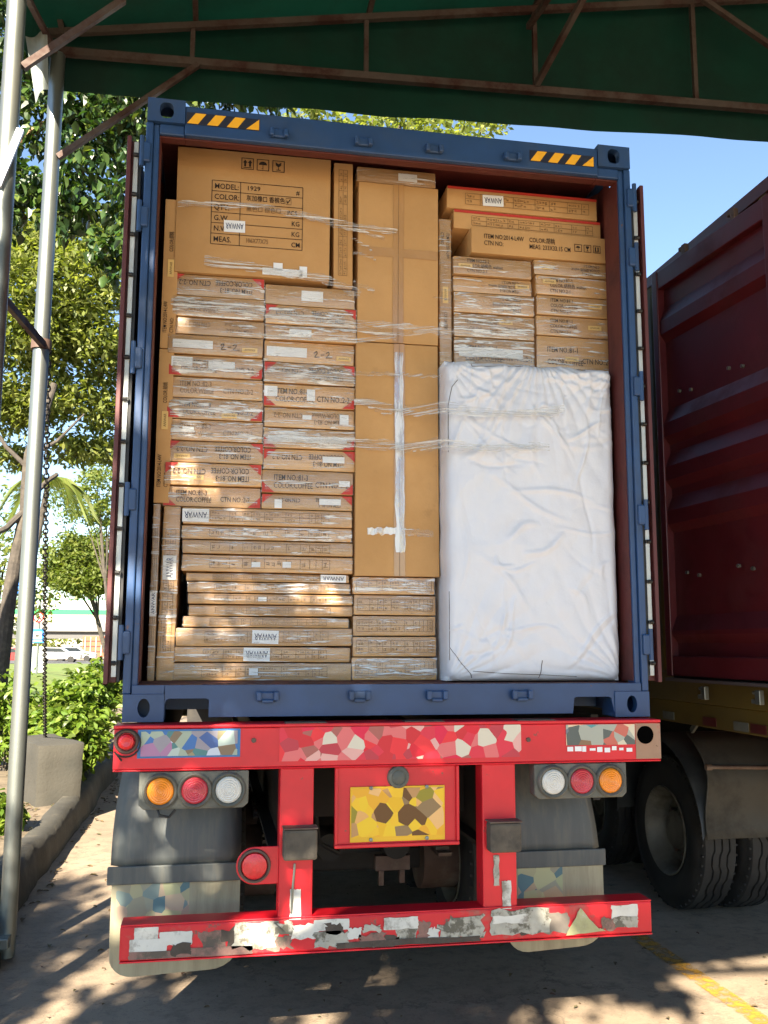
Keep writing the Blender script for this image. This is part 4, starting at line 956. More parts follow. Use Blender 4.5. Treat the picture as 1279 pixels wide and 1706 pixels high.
# fenders and mud flaps
def smoothpoly(pts, c, r, n=5):
    return pts
def flap(x0, x1, right):
    yfl = .24
    up = MB(); nz = 12; nx = 10
    vs_ = []
    for j in range(nz+1):
        v = j/nz; z = .80 + v*.46
        tap = (.0 if not right else .05*v)
        bul = .05*math.sin(v*math.pi*.5)**2
        for i in range(nx+1):
            u = i/nx; xx = x0 + (x1 - tap - x0)*u
            if not right: xx = x0 + .035*v*v*(1-u) + (x1-x0)*u - .0*v
            rim = .05*max(0, abs(u-.5)*2 - .86)/.14
            vs_.append((xx, yfl + bul*2.2*v + rim - .006*math.cos(u*math.pi*8)*(1-v*.3)*.6, z))
    up.add(vs_, [(j*(nx+1)+i, j*(nx+1)+i+1, (j+1)*(nx+1)+i+1, (j+1)*(nx+1)+i) for j in range(nz) for i in range(nx)])
    f = up.build('mud_guard', FENDER, tl, smooth='all')
    m = f.modifiers.new('solid', 'SOLIDIFY'); m.thickness = .006
    # top of guard running forward over the wheels
    tp = MB(); n2 = 14; vs_ = []
    for k in range(n2+1):
        a = math.pi*.1 + math.pi*.8*k/n2
        for u in (0, 1): vs_.append((x0 + (x1-x0)*u, 1.40 - .80*math.cos(a)*1.25 + .25, .56 + .60*math.sin(a)))
    tp.add(vs_, [(2*k, 2*k+1, 2*k+3, 2*k+2) for k in range(n2)])
    t2 = tp.build('guard_arch', FENDERBLK, tl, smooth='all')
    MB().box(x0 - .008, x1 + .008, yfl - .018, yfl - .004, .728, .806).build('flap_clamp', FENDER, tl, bevel=.005)
    zb_ = .337 if not right else .345; rr = .10
    xa, xb = x0 + .012, x1 - .002
    poly = [(xa, .74), (xa, zb_ + rr + .06)] + [(xa + rr - rr*math.cos(a), zb_ + rr*.9 - rr*.9*math.sin(a)) for a in [i*math.pi/12 for i in range(1, 7)]] + \
           [(xb - rr*1.3 + rr*1.3*math.sin(a), zb_ + .012 + rr*1.1 - rr*1.1*math.cos(a)) for a in [i*math.pi/12 for i in range(0, 6)]] + [(xb, zb_ + rr + .06), (xb, .74)]
    fl = MB().prism(poly, 'Y', yfl - .003, yfl + .006).build('mud_flap', FLAP, tl, bevel=.002)
    return fl
FT = [(.38, .36, .22), (.42, .32, .20), (.20, .26, .24), (.36, .38, .22), (.30, .28, .20), (.42, .42, .24), (.50, .38, .26), (.10, .18, .20), (.30, .30, .22), (.40, .30, .22)]
f1 = flap(-1.262, -.684, False); f2 = flap(.56, 1.062, True)
a, b = at(194, 1472, Y=.235), at(314, 1526, Y=.235)
stick('flap_mosaic', a.x, b.x, b.z, a.z, mosaic('flap_mosaic_cells', FT, 16, .8, .9), f1, y=.2365, th=.001)  # privacy mosaic on the left flap, not a faded print
a, b = at(862, 1425, Y=.235), at(938, 1500, Y=.235)
stick('flap_mosaic', a.x, b.x, b.z, a.z, mosaic('flap_mosaic_cells_two', FT, 16, .8, 5.9), f2, y=.2365, th=.001)  # same privacy mosaic on the right flap, shifted cells

# wheels
def tyre_prof(wd, R, rr):
    p = [(0.02, rr), (.0, rr + .03), (-.004, R*.80), (.006, R - .055), (.010, R - .050), (.012, R - .025), (.028, R - .004)]
    gx = [wd*f for f in (.30, .50, .70)]; idx = []
    for g in gx:
        p += [(g - .007, R)]; idx.append(len(p)-1); p += [(g - .004, R - .014)]; idx.append(len(p)-1); p += [(g + .004, R - .014)]; idx.append(len(p)-1); p += [(g + .007, R)]; idx.append(len(p)-1)
    p += [(wd - .028, R - .004), (wd - .012, R - .025), (wd - .006, R - .055), (wd + .004, R*.80), (wd, rr + .03), (wd - .02, rr)]
    return p, set(idx)
_wheel = {}
def wheel_meshes(flip):
    if flip in _wheel: return _wheel[flip]
    wd, R, rr = .265, .515, .285
    pr, ix = tyre_prof(wd, R, rr); n = 96
    def zig(j, k): return (.008 if (k // 3) % 2 else -.008) if j in ix else 0
    t = MB().lathe(pr, (0, 0, 0), 'X', n, zig)
    # sidewall ring ribs and shoulder lugs
    for k in range(48):
        a = 2*math.pi*k/48
        for xx in (.016, wd - .016):
            c = Vector((xx, math.cos(a)*(R-.020), math.sin(a)*(R-.020))); tg = Vector((0, -math.sin(a), math.cos(a))); rd = Vector((0, math.cos(a), math.sin(a))); ax = Vector((1, 0, 0))
            s_ = [c + ax*dx*.009 + tg*dt*.006 + rd*dr*.006 for dx in (-1, 1) for dt in (-1, 1) for dr in (-1, 1)]
            t.add(s_, [(0, 1, 3, 2), (4, 6, 7, 5), (0, 4, 5, 1), (2, 3, 7, 6), (0, 2, 6, 4), (1, 5, 7, 3)])
    rm = MB().lathe([(.004, .300), (-.002, .292), (.006, .284), (.02, .275), (.06, .262), (.12, .25), (.150, .235), (.158, .19), (.150, .15), (.10, .13), (.08, .125), (.08, .0)], (0, 0, 0), 'X', 40)
    hubs = MB()
    for k in range(10):
        a = 2*math.pi*k/10; hubs.tube([(.155, .165*math.cos(a), .165*math.sin(a)), (.115, .165*math.cos(a), .165*math.sin(a))], .013, 6)
    rs = MB().lathe([(wd, .285), (wd - .10, .26), (wd - .105, .05)], (0, 0, 0), 'X', 32)
    out = []
    for mb, mt, nm in ((t, RUBBER, 'tyre'), (rm, RIM, 'rim'), (hubs, RUST, 'wheel_nuts'), (rs, RIM, 'rim_back')):
        if flip:
            for v in mb.v: v.x = -v.x
        me = bpy.data.meshes.new(nm); me.from_pydata(mb.v, [], mb.f)
        bm = bmesh.new(); bm.from_mesh(me); bmesh.ops.recalc_face_normals(bm, faces=bm.faces); bm.to_mesh(me); bm.free()
        for p in me.polygons: p.use_smooth = True
        bpy_smooth(me, 35); me.materials.append(mt); out.append((nm, me))
    _wheel[flip] = out
    return out
def wheel(root, x, y, flip, z=.513, spin=0):
    """x: outer side plane; the dish opens to -X, or to +X when flipped"""
    e = bpy.data.objects.new('wheel', None); COL.objects.link(e); e.parent = root; e.location = Vector((x, y, z)) - OFF[root.name]; e.rotation_euler = (spin, 0, 0)
    for nm, me in wheel_meshes(flip):
        o = bpy.data.objects.new(nm, me); COL.objects.link(o); o.parent = e
for y in (1.62, 2.93, 4.24):
    wheel(tl, -1.24, y, False, spin=.3); wheel(tl, -.63, y, True, spin=.8); wheel(tl, 1.24, y, True, spin=.2); wheel(tl, .63, y, False, spin=1.1)
    MB().box(-.66, .66, y - .07, y + .07, .44, .58).build('axle', CHASSIS, tl, bevel=.02)
    for s in (-1, 1):
        MB().lathe([(-.11, .0005), (-.11, .20), (.11, .20), (.11, .0005)], (s*.55, y, .513), 'X', 24).build('brake_drum', RUST, tl, smooth=True)
        for k in range(5): MB().box(s*.49 - .038, s*.49 + .038, y - .50 + k*.06, y + .50 - k*.06, .60 + k*.022, .619 + k*.022).build('leaf_spring', RUST, tl)
# chassis rails and running gear
for s in (-1, 1):
    MB().box(s*.42, s*.56, .07, 12, 1.24, 1.258).box(s*.48, s*.50, .07, 12, .862, 1.238).box(s*.42, s*.56, .07, 12, .842, .860).build('chassis_rail', CHASSIS, tl)
for s in (-1, 1): MB().box(s*1.15, s*1.19, .55, 11.4, .98, 1.42).build('side_rail', CHASSIS, tl)  # boards added to hide the bright ground seen under the container
for y in (.65, 2.2, 3.6, 5.2, 7, 9, 11): MB().box(-.476, .476, y, y + .08, .92, 1.20).build('cross_member', CHASSIS, tl)
for y in (4.9, 8, 11.4): MB().box(-1.2, 1.2, y, y + .14, 1.262, 1.42).build('bolster', CHASSIS, tl)
MB().box(-.20, .30, 1.28, 1.50, .60, .72).build('spring_hanger', CHASSIS, tl, bevel=.01)
MB().tube([(-.12, 1.20, .70), (.42, 1.22, .71)], .028, 12).build('slack_rod', RUST, tl, smooth=True)
for x in (-.16, .22):
    MB().lathe([(-.08, .0005), (-.08, .075), (-.01, .085), (.01, .085), (.08, .07), (.08, .0005)], (x, 1.24, .66), 'Y', 20).build('brake_chamber', CHASSIS, tl, smooth=True)
MB().box(.10, .30, 1.18, 1.24, .52, .60).box(.12, .15, 1.18, 1.22, .44, .52).box(.24, .27, 1.18, 1.22, .45, .52).build('clamp_plate', RUST, tl, bevel=.004)
MB().tube([(-.28, .9, .95), (-.24, 1.0, .72), (-.12, 1.1, .64), (-.14, 1.2, .7)], .012, 8).build('air_hose', BLACK, tl)
MB().tube([(.30, .9, .98), (.27, 1.0, .80), (.24, 1.15, .70)], .012, 8).build('air_hose', BLACK, tl)
MB().box(-1.2, 1.2, 11.5, 12.2, .12, 1.43).build('gap_bulkhead', CHASSIS, tl)  # bulkhead added to block the bright gap between sill and beam
MB().tube([(.5, 8.0, .78), (-.5, 8.0, .78)], .18, 20).build('air_tank', CHASSIS, tl)
for s in (-1, 1):
    MB().box(s*.60, s*.74, 9.6, 9.75, .12, 1.24).box(s*.52, s*.82, 9.5, 9.85, .0, .035).build('landing_leg', CHASSIS, tl)

# ------------------------------------------------------------------ the neighbouring truck at right
XW = 2.06
YOLIVE = M('olive_yellow_paint', (.095, .064, .008), .6, 0, .2, 4, dirt=(.07, .055, .02), dscale=2, dlo=.45, dhi=.75)
MAROON = M('maroon_door_paint', (.075, .008, .011), .4, 0, .2, 3, .05, 20, dirt=(.065, .010, .012), dscale=2.5)
DARKRED = M('dark_red_frame', (.06, .008, .008), .5, 0, .2, 4)
c2 = thing('shipping_container', (3.3, 5, 1.44), 'dark container beside the blue one, its maroon door folded against its side', 'container')
MB().box(XW + .002, XW + .05, .0, 12.1, 1.44, 1.62).build('bottom_rail', YOLIVE, c2, bevel=.004)
mb, vs_, fs, n = corrugated(XW + .008, 1, .12, 12.0, 1.62, 4.24)
MB().add(vs_[:2*n], fs).build('side_wall', YOLIVE, c2)
MB().box(XW + .0, XW + .06, .05, 12.1, 4.24, 4.32).build('top_rail', DARKRED, c2, bevel=.004)
MB().box(XW - .002, XW + .16, -.12, .05, 1.44, 4.32).box(XW - .004, XW + .16, -.13, .04, 4.22, 4.34).build('corner_post', DARKRED, c2, bevel=.006)
MB().box(XW + .17, 4.45, -.10, .03, 4.16, 4.32).box(XW + .17, 4.45, -.10, .03, 1.44, 1.60).build('end_frame', DARKRED, c2, bevel=.004)
MB().box(XW + .01, 4.45, .06, 12.1, 4.25, 4.27).build('roof', DARKRED, c2)
MB().box(4.44, 4.49, .0, 12.1, 1.5, 4.30).box(XW + .06, 4.43, 12.05, 12.1, 1.5, 4.24).build('far_wall', DARKRED, c2)
MB().box(XW + .06, 4.43, .04, 12.04, 1.56, 1.60).build('floor_boards', WOODFLOOR, c2)
# the open door: far edge a little proud of the near edge
dn0, dn1 = Vector((2.02, -.045)), Vector((1.925, 1.105))
ddir = (dn1 - dn0); DL = ddir.length; ddir.normalize(); dnrm = Vector((-ddir.y, ddir.x))      # towards -X
if dnrm.x > 0: dnrm = -dnrm
def DP(s_, o_, z): 
    p = dn0 + ddir*s_ + dnrm*o_; return (p.x, p.y, z)
zd0, zd1 = 1.605, 4.150
def dbox(mb, s0, s1, o0, o1, z0_, z1_):
    return mb.add([DP(s0,o0,z0_), DP(s1,o0,z0_), DP(s1,o1,z0_), DP(s0,o1,z0_), DP(s0,o0,z1_), DP(s1,o0,z1_), DP(s1,o1,z1_), DP(s0,o1,z1_)], [(0,3,2,1),(4,5,6,7),(0,1,5,4),(1,2,6,5),(2,3,7,6),(3,0,4,7)])
bands = [3.86, 3.20, 2.925, 2.65, 1.92]
prof = [(0, zd1 - .13)]
cur = 0.0
lst = []
z_prev = zd1 - .10
pp = [(.002, zd1 - .10)]
for i, zb_ in enumerate(bands):
    pp += [(.002, zb_ + .045), (.040, zb_ - .045)]
    nxt = bands[i+1] + .045 if i + 1 < len(bands) else zd0 + .16
    zin = max(nxt + .05, zb_ - .045 - .12)
    pp += [(.040, zin + .035), (.002, zin - .015)]
pp += [(.002, zd0 + .1)]
dv = []
for s_ in (.055, DL - .055):
    for o_, z in pp: dv.append(DP(s_, o_, z))
np_ = len(pp)
rd = MB().add(dv, [(k, k+1, np_+k+1, np_+k) for k in range(np_-1)]).build('door', MAROON, c2)
fr = MB(); dbox(fr, 0, .060, -.004, .052, zd0, zd1); dbox(fr, DL - .060, DL, -.004, .052, zd0, zd1); dbox(fr, .061, DL - .061, -.004, .046, zd1 - .12, zd1 - .001); dbox(fr, .061, DL - .061, -.004, .046, zd0 + .001, zd0 + .12)
fr.build('door_frame', MAROON, rd, bevel=.006)
sk = MB(); dbox(sk, -.01, DL + .01, -.012, -.006, zd0 - .02, zd1 + .012); sk.build('door_gasket', BLACK, rd)
lip = MB(); dbox(lip, -.005, DL, .0, .062, zd0 - .030, zd0 - .012); lip.build('gasket_lip', M('grey_rubber_lip', (.07, .055, .055), .5), rd)
for s_ in (DL*.30, DL*.72):
    for z, up in ((zd1, 1), (zd0 - .05, -1)):
        k = MB(); dbox(k, s_ - .02, s_ + .02, -.005, .025, z, z + up*.075)
        hk = z + up*.06; dbox(k, s_ + .02, s_ + .055, -.002, .022, hk - .012, hk + .012); dbox(k, s_ + .02, s_ + .045, -.002, .022, z + up*.015 - .008, z + up*.015 + .008)
        k.build('lock_cam', GALV if up < 0 else RUST, rd, bevel=.004)
    for z in (3.30, 2.20):
        for ds in (-.06, .06):
            p = DP(s_ + ds, .044, z + ds*.2); q_ = DP(s_ + ds, .060, z + ds*.2)
            MB().tube([p, q_], .011, 8).build('bolt_head', GALV, rd)
# its trailer
t2 = thing('semi_trailer', (3.3, 4, 0), 'neighbouring trailer with dual tyres and grey mud flap at the right edge', 'trailer')
MB().box(XW + .03, XW + .07, .2, 12, 1.30, 1.436).box(XW + .06, 4.3, .2, .3, 1.26, 1.436).build('side_rail', YOLIVE, t2, bevel=.004)
for k, mt_ in ((0, DARKRED), (1, DARKRED), (2, LAMPBOX), (4, DARKRED), (7, LAMPBOX)): MB().box(XW + .026, XW + .0295, .25 + k*.17, .25 + k*.17 + .15, 1.312, 1.362).build('reflector_strip', mt_, t2)
wc = (2.06, .525)
for x in (2.30, 2.635): wheel(t2, x, 2.06, False, z=.513, spin=.15 if x < 2.5 else .6)
for x in (2.30, 2.635): wheel(t2, x, 3.37, False, z=.513, spin=.4)
for y in (2.06, 3.37):
    wheel(t2, 4.3, y, True); wheel(t2, 3.95, y, True); MB().box(2.7, 3.9, y - .06, y + .06, .45, .57).build('axle', CHASSIS, t2)
for s_ in (3.0, 3.6): MB().box(s_ - .01, s_ + .01, .3, 12, .85, 1.26).box(s_ - .07, s_ + .07, .3, 12, 1.2605, 1.28).build('chassis_rail', CHASSIS, t2)
# curved fender over the near wheel, open flap behind it
n2 = 20; fv = []
for k in range(n2+1):
    a = math.pi*.98 - math.pi*(.98 - .0)*k/n2
    yy = 2.06 - .66*math.cos(math.pi - a) if False else 2.06 + .64*math.cos(a); zz = .56 + .62*math.sin(a)
    for x in (2.24, 2.26, 2.92, 2.94): fv.append((x, yy, zz - (.035 if x in (2.24, 2.94) else 0)))
MB().add(fv, [(4*k+j, 4*k+j+1, 4*k+j+5, 4*k+j+4) for k in range(n2) for j in range(3)]).build('fender', FENDERBLK, t2, smooth='all')
ff = MB(); nv = 10; vs_ = []
for j in range(nv+1):
    z = .578 + .64*j/nv; yb_ = 1.40 + .02*math.sin(j*.8) + (.22*max(0, (j-6)/4)**2); xl = 2.258 + .015*(j/nv)
    for x in (xl, xl + .012, 2.6, 2.94): vs_.append((x, yb_ - (.012 if x == xl else 0), z))
ff.add(vs_, [(4*j+i, 4*j+i+1, 4*j+i+5, 4*j+i+4) for j in range(nv) for i in range(3)])
fo = ff.build('mud_flap', FLAPGREY, t2, smooth='all'); fo.modifiers.new('solid', 'SOLIDIFY').thickness = .008
MB().tube([(2.262, 1.385, 1.022), (2.95, 1.385, 1.004)], .012, 10).tube([(2.262, 1.385, 1.022), (2.30, 1.384, 1.021)], .019, 10).build('flap_rod', RUST, t2, smooth=True)
MB().bar(at(1152, 1218, X=2.2), at(1172, 1187, X=2.2), .02, .035).build('fender_stay', GALV, t2, bevel=.003)

# ------------------------------------------------------------------ the canopy on posts
cn = thing('canopy', (-1.945, 1.68, 0), 'dark green tarpaulin canopy on steel posts and trusses over the yard', 'canopy')
PX = -1.945; YT = (1.68, .50, -2.2, -4.6, -6.9)
def tz(x): return 5.755 + .150*(x - PX) if x < 3.9 else 5.755 + .150*(3.9 - PX) - .150*(x - 3.9)
def ty(x): return -.053*(x - PX)               # the truss lines run slightly skew
for i, y in enumerate(YT):
    if y < 0: continue
    p = MB().tube([(PX, y, 0.02), (PX, y, 5.60)], .048, 20).build('post', GALV, cn, smooth=True)
    if y < 0: p.location.x -= .75
for i, y in enumerate(YT):
    xs = [PX + k*.01 for k in (0,)] + [PX + .86, .08, 1.27, 2.45, 3.9, 5.6, 7.5, 9.4]
    MB().bar((PX - .1, y - ty(PX), 5.62), (9.8, y + ty(9.8), 5.62 + (.0)), .045, .05).build('bottom_chord', RUSTTUBE, cn)
    MB().bar((PX - .1, y, tz(PX - .1)), (3.9, y + ty(3.9), tz(3.9)), .04, .045).bar((3.9, y + ty(3.9), tz(3.9)), (9.8, y + ty(9.8), tz(9.8)), .04, .045).build('top_chord', RUSTTUBE, cn)
    for x in xs[1:]: MB().bar((x, y + ty(x), 5.645), (x, y + ty(x), tz(x) - .022), .03, .03).build('truss_upright', RUSTTUBE, cn)
for x in (-1.07, .10, 1.29, 2.5, 3.9, 5.6, 7.5, 9.4):
    MB().bar((x, 1.76 + ty(x), tz(x) + .045), (x, -7.4, tz(x) + .045), .035, .035).build('purlin', RUSTTUBE, cn)
MB().bar((1.27, 1.68 + ty(1.27) - .03, 5.65), at(972, -4, Y=.9), .035, .04).build('diagonal', RUSTTUBE, cn)
MB().bar(at(880, 45, Y=1.55), at(915, -6, Y=1.2), .035, .04).build('diagonal', RUSTTUBE, cn)
MB().bar((2.47, 1.56 + ty(2.4), tz(2.4) - .05), (3.6, 1.62 + ty(3.6), 5.70), .035, .035).build('diagonal', RUSTTUBE, cn)
MB().bar(at(96, 262, Y=1.64), at(330, 108, Y=1.62), .035, .035).build('knee_brace', RUSTTUBE, cn)
MB().bar(at(38, 112, Y=.50), at(206, 0, Y=.55), .035, .035).build('knee_brace', RUSTTUBE, cn)
MB().bar(at(-40, 445, Y=.55), at(74, 577, Y=1.66), .030, .045).build('side_brace', RUSTTUBE, cn)
MB().bar(at(-4, 310, Y=.44), at(34, 216, Y=.46), .035, .02).build('side_brace', M('pale_blue_strip', (.45, .52, .62), .4), cn)
MB().bar(at(42, -10, Y=.6), at(92, 85, Y=1.6), .03, .03).build('side_brace', RUSTTUBE, cn)
MB().bar(at(93, -6, Y=1.66), at(104, 58, Y=1.66), .035, .035).build('side_brace', RUSTTUBE, cn)
# roof sheet, valance, side flap
def sheet(fn, nu, nv):
    return MB().add([fn(i/nu, j/nv) for j in range(nv+1) for i in range(nu+1)], [(j*(nu+1)+i, j*(nu+1)+i+1, (j+1)*(nu+1)+i+1, (j+1)*(nu+1)+i) for j in range(nv) for i in range(nu)])
def roof(u, v):
    x = PX - .14 + u*(9.9 - PX); y = 1.80 + ty(x) - v*9.05
    return (x, y, tz(x) + .075 + .012*noise.noise((x*1.3, y*1.1, 0)))
sheet(roof, 60, 30).build('roof_sheet', TARP, cn, smooth='all')
def val(u, v):
    x = PX - .14 + u*(9.9 - PX); lo = 5.405 + .020*noise.noise((x*1.5, 0, 2)) + .008*max(0, x)
    z = lo + (tz(x) + .075 - lo)*v
    return (x, 1.80 + ty(x) + .020*noise.noise((x*2.2, z*1.5, 5)) - .02*(1-v), z)
sheet(val, 90, 6).build('valance', TARP, cn, smooth='all')
def side(u, v):
    y = 1.74 - u*8.6; z = 5.44 + .05*noise.noise((y*1.3, 0, 6)) + v*(.38 - .05*noise.noise((y*1.3, 0, 6)))
    return (PX - .14 + .03*noise.noise((y*2, z*2, 0)), y, z)
sheet(side, 60, 4).build('side_valance', TARP, cn, smooth='all')
def curt(u, v):
    a = at(42 + 38*u, 60 - 10*u, Y=1.25); b = at(58 + 22*u, 168 - 22*u, Y=1.25); p = a.lerp(b, v)
    return (p.x, p.y + .03*math.sin(u*5 + v*2), p.z)
sheet(curt, 8, 8).build('loose_flap', TARPGREY, cn, smooth='all')
MB().box(PX - .20, PX + .03, 1.55, 1.72, .09, .15).box(PX - .12, PX - .03, 1.56, 1.62, .02, .09).build('foot_plate', GALV, cn, bevel=.006)
MB().lathe([(-.02, .012), (-.02, .045), (.02, .045), (.02, .012)], (PX - .02, 1.50, .05), 'X', 16).build('castor_wheel', RUBBER, cn, smooth=True)
MB().lathe([(0, .052), (0, .062), (.06, .062), (.06, .052)], (PX, 1.68, 3.60), 'Z', 16, close=True).build('clamp_ring', RUST, cn, smooth=True)

# concrete block and chain
bz = .21; c_ = at(58, 1342, Z=bz)
bx0, bx1, by0, by1, bz0, bz1 = 0, .46, 0, 1.15, -.10, at(58, 1240, Y=c_.y).z - bz
mbk = MB(); nn = 8
def cubeface(o, du, dv):
    o, du, dv = Vector(o), Vector(du), Vector(dv); vs_ = []
    for j in range(nn+1):
        for i in range(nn+1):
            p = o + du*i/nn + dv*j/nn
            q = Vector((noise.noise(p*3), noise.noise(p*3 + Vector((5, 0, 0))), noise.noise(p*3 + Vector((0, 9, 0)))))*.018
            edges = sum((abs(p.x-a) < .01) for a in (bx0, bx1)) + sum((abs(p.y-a) < .01) for a in (by0, by1)) + sum((abs(p.z-a) < .01) for a in (bz1,))
            cen = Vector(((bx0+bx1)/2, (by0+by1)/2, (bz0+bz1)/2))
            if edges >= 2: p = p.lerp(cen, .045 + .03*noise.noise(p*6))
            vs_.append(p + q)
    mbk.add(vs_, [(j*(nn+1)+i, j*(nn+1)+i+1, (j+1)*(nn+1)+i+1, (j+1)*(nn+1)+i) for j in range(nn) for i in range(nn)])
X_, Y_, Z_ = Vector((bx1-bx0, 0, 0)), Vector((0, by1-by0, 0)), Vector((0, 0, bz1-bz0))
cubeface((bx0, by0, bz0), X_, Z_); cubeface((bx1, by0, bz0), Y_, Z_); cubeface((bx0, by0, bz1), X_, Y_); cubeface((bx0, by1, bz0), X_, Z_); cubeface((bx0, by0, bz0), Y_, Z_)
bmx = Matrix.Translation(c_) @ Matrix.Rotation(.40, 4, 'Z')
mbk.v = [bmx @ v for v in mbk.v]
tag(mbk.build('concrete_block', CONC, smooth=True), 'rough grey concrete anchor block on the planting bed by the pole', 'concrete block')
ctop = at(80, 580, Y=1.70); cbot = at(75, 1229, Z=bz + bz1 - .01)
chn = thing('chain', cbot, 'dark steel chain hanging from the pole clamp to the concrete block', 'chain')
lnk = MB().tube([(.017*math.cos(a), 0, .030*math.sin(a)) for a in [2*math.pi*k/12 for k in range(13)]], .0058, 6, caps=False)
lme = bpy.data.meshes.new('link'); lme.from_pydata(lnk.v, [], lnk.f); lme.materials.append(CHAINM)
for p in lme.polygons: p.use_smooth = True
dvec = ctop - cbot; nl = int(dvec.length / .047)
for k in range(nl):
    t_ = (k + .5)/nl; p = dvec*t_ + Vector((0, 0, -.22*math.sin(math.pi*t_)))
    tg = (dvec + Vector((0, 0, -.22*math.pi*math.cos(math.pi*t_)))).normalized()
    o = bpy.data.objects.new('link', lme); COL.objects.link(o); o.parent = chn; o.location = p
    o.rotation_mode = 'QUATERNION'; o.rotation_quaternion = tg.to_track_quat('Z', 'Y') @ Euler((0, 0, (k % 2)*math.pi/2 + .3)).to_quaternion()
    o.scale = (1, 1, 1)

# ------------------------------------------------------------------ trees, shrubs, lawn, far things
def leaf_geo(r, L, wd, fold=.25, pts=6):
    """one leaf as a folded blade along +X"""
    f = fold*wd
    return [(0, 0, 0), (L*.35, wd*.5, f), (L*.75, wd*.36, f*.7), (L, 0, -L*.08), (L*.75, -wd*.36, f*.7), (L*.35, -wd*.5, f), (L*.5, 0, 0)], [(0, 6, 1), (1, 6, 2), (2, 6, 3), (3, 6, 4), (4, 6, 5), (5, 6, 0)]
def orient(r, droop, spread=1.0):
    az = r.uniform(0, 2*math.pi); pt = droop + r.gauss(0, .45)*spread
    return Matrix.Rotation(az, 3, 'Z') @ Matrix.Rotation(pt, 3, 'Y') @ Matrix.Rotation(r.gauss(0, .6), 3, 'X')
def cloud(clumps, n, L, wd, droop, seed, simple=False, shell=.45, sub=None):
    """leaves spread through clump volumes; leaves gather in twig-sized tufts so the crown keeps gaps"""
    r = random.Random(seed); mb = MB(); V_, F_ = [], []
    tot = sum(c[1]**2 for c in clumps)
    for (c, R, sq) in clumps:
        k = max(1, int(n * R*R / tot)); tufts = max(3, k // (sub or 14))
        for t in range(tufts):
            d = Vector((r.gauss(0, 1), r.gauss(0, 1), r.gauss(0, 1))).normalized() * R * (r.random()**shell)
            tc = Vector(c) + Vector((d.x, d.y, d.z*sq)); tr = R*.20 if R > .7 else R*.3
            for _ in range(k // tufts):
                p = tc + Vector((r.gauss(0, tr*.5), r.gauss(0, tr*.5), r.gauss(0, tr*.38)))
                m = orient(r, droop); s_ = r.uniform(.7, 1.25); b = len(V_)
                if simple:
                    g = [(0, 0, 0), (L*.5, wd*.5, 0), (L, 0, 0), (L*.5, -wd*.5, 0)]; fs = [(0, 1, 2, 3)]
                else: g, fs = leaf_geo(r, L, wd)
                V_ += [p + m @ (Vector(q)*s_) for q in g]; F_ += [tuple(b + i for i in f) for f in fs]
    mb.v, mb.f = V_, F_
    return mb
def raw(mb, name, mat, parent):
    off = OFF.get(parent.name, Vector()); me = bpy.data.meshes.new(name); me.from_pydata([v - off for v in mb.v], [], mb.f); me.update()
    return link(name, me, parent, mat)
def limb(mb, pts, r0, r1, n=8):
    pts = [Vector(p) for p in pts]; out = [pts[0]]
    for a, b in zip(pts, pts[1:]):
        for k in range(1, 4): out.append(a.lerp(b, k/3) + Vector((noise.noise(a*2 + Vector((k, 0, 0))), noise.noise(a*3), 0))*.04*(k < 3)*(r0*8))
    m_ = len(out); mb.tube(out, [r0 + (r1-r0)*i/(m_-1) for i in range(m_)], n)
def A(px, py, Y): return at(px, py, Y=Y)

# T1: big-leaved dark tree overhanging from the left
t1 = thing('broadleaf_tree', (-5.2, 6.2, .2), 'dark large-leaved tree overhanging behind the canopy at upper left', 'tree')
tm = MB(); limb(tm, [(-5.2, 6.2, .1), (-5.0, 6.1, 2.5), (-4.4, 6.0, 4.8), (-4.0, 5.9, 6.2)], .20, .11, 12); raw(tm, 'trunk', BARK, t1)
bmh = MB(); limb(bmh, [(-4.2, 5.95, 5.5), A(0, 268, 5.6), A(40, 228, 5.5), A(80, 205, 5.5), A(130, 190, 5.4)], .075, .03, 10); limb(bmh, [A(80, 205, 5.5), A(180, 170, 5.3), A(330, 140, 5.6), A(470, 130, 6.0)], .035, .012)
raw(bmh, 'branch', BARKWARM, t1)
cl1 = [(A(150, 90, 5.2), .75, .8), (A(60, 60, 5.4), .8, .9), (A(190, 205, 5.2), .62, .9), (A(130, 200, 5.4), .5, .9), (A(200, 320, 5.1), .38, 1.2), (A(150, 300, 5.3), .42, 1.2), (A(170, 400, 5.1), .27, 1.3), (A(205, 420, 5.0), .22, 1.5), (A(110, 330, 5.5), .36, 1.1), (A(60, 300, 5.6), .4, 1.0), (A(30, 170, 5.5), .5, 1),
       (A(300, 130, 5.6), .42, .7), (A(390, 135, 5.8), .45, .62), (A(470, 140, 6.0), .35, .6), (A(250, 190, 5.5), .4, .8), (A(15, 330, 5.8), .45, 1)]
raw(cloud(cl1, 8000, .115, .068, .75, 11, shell=.6), 'foliage', LEAFDARK, t1)['kind'] = 'stuff'
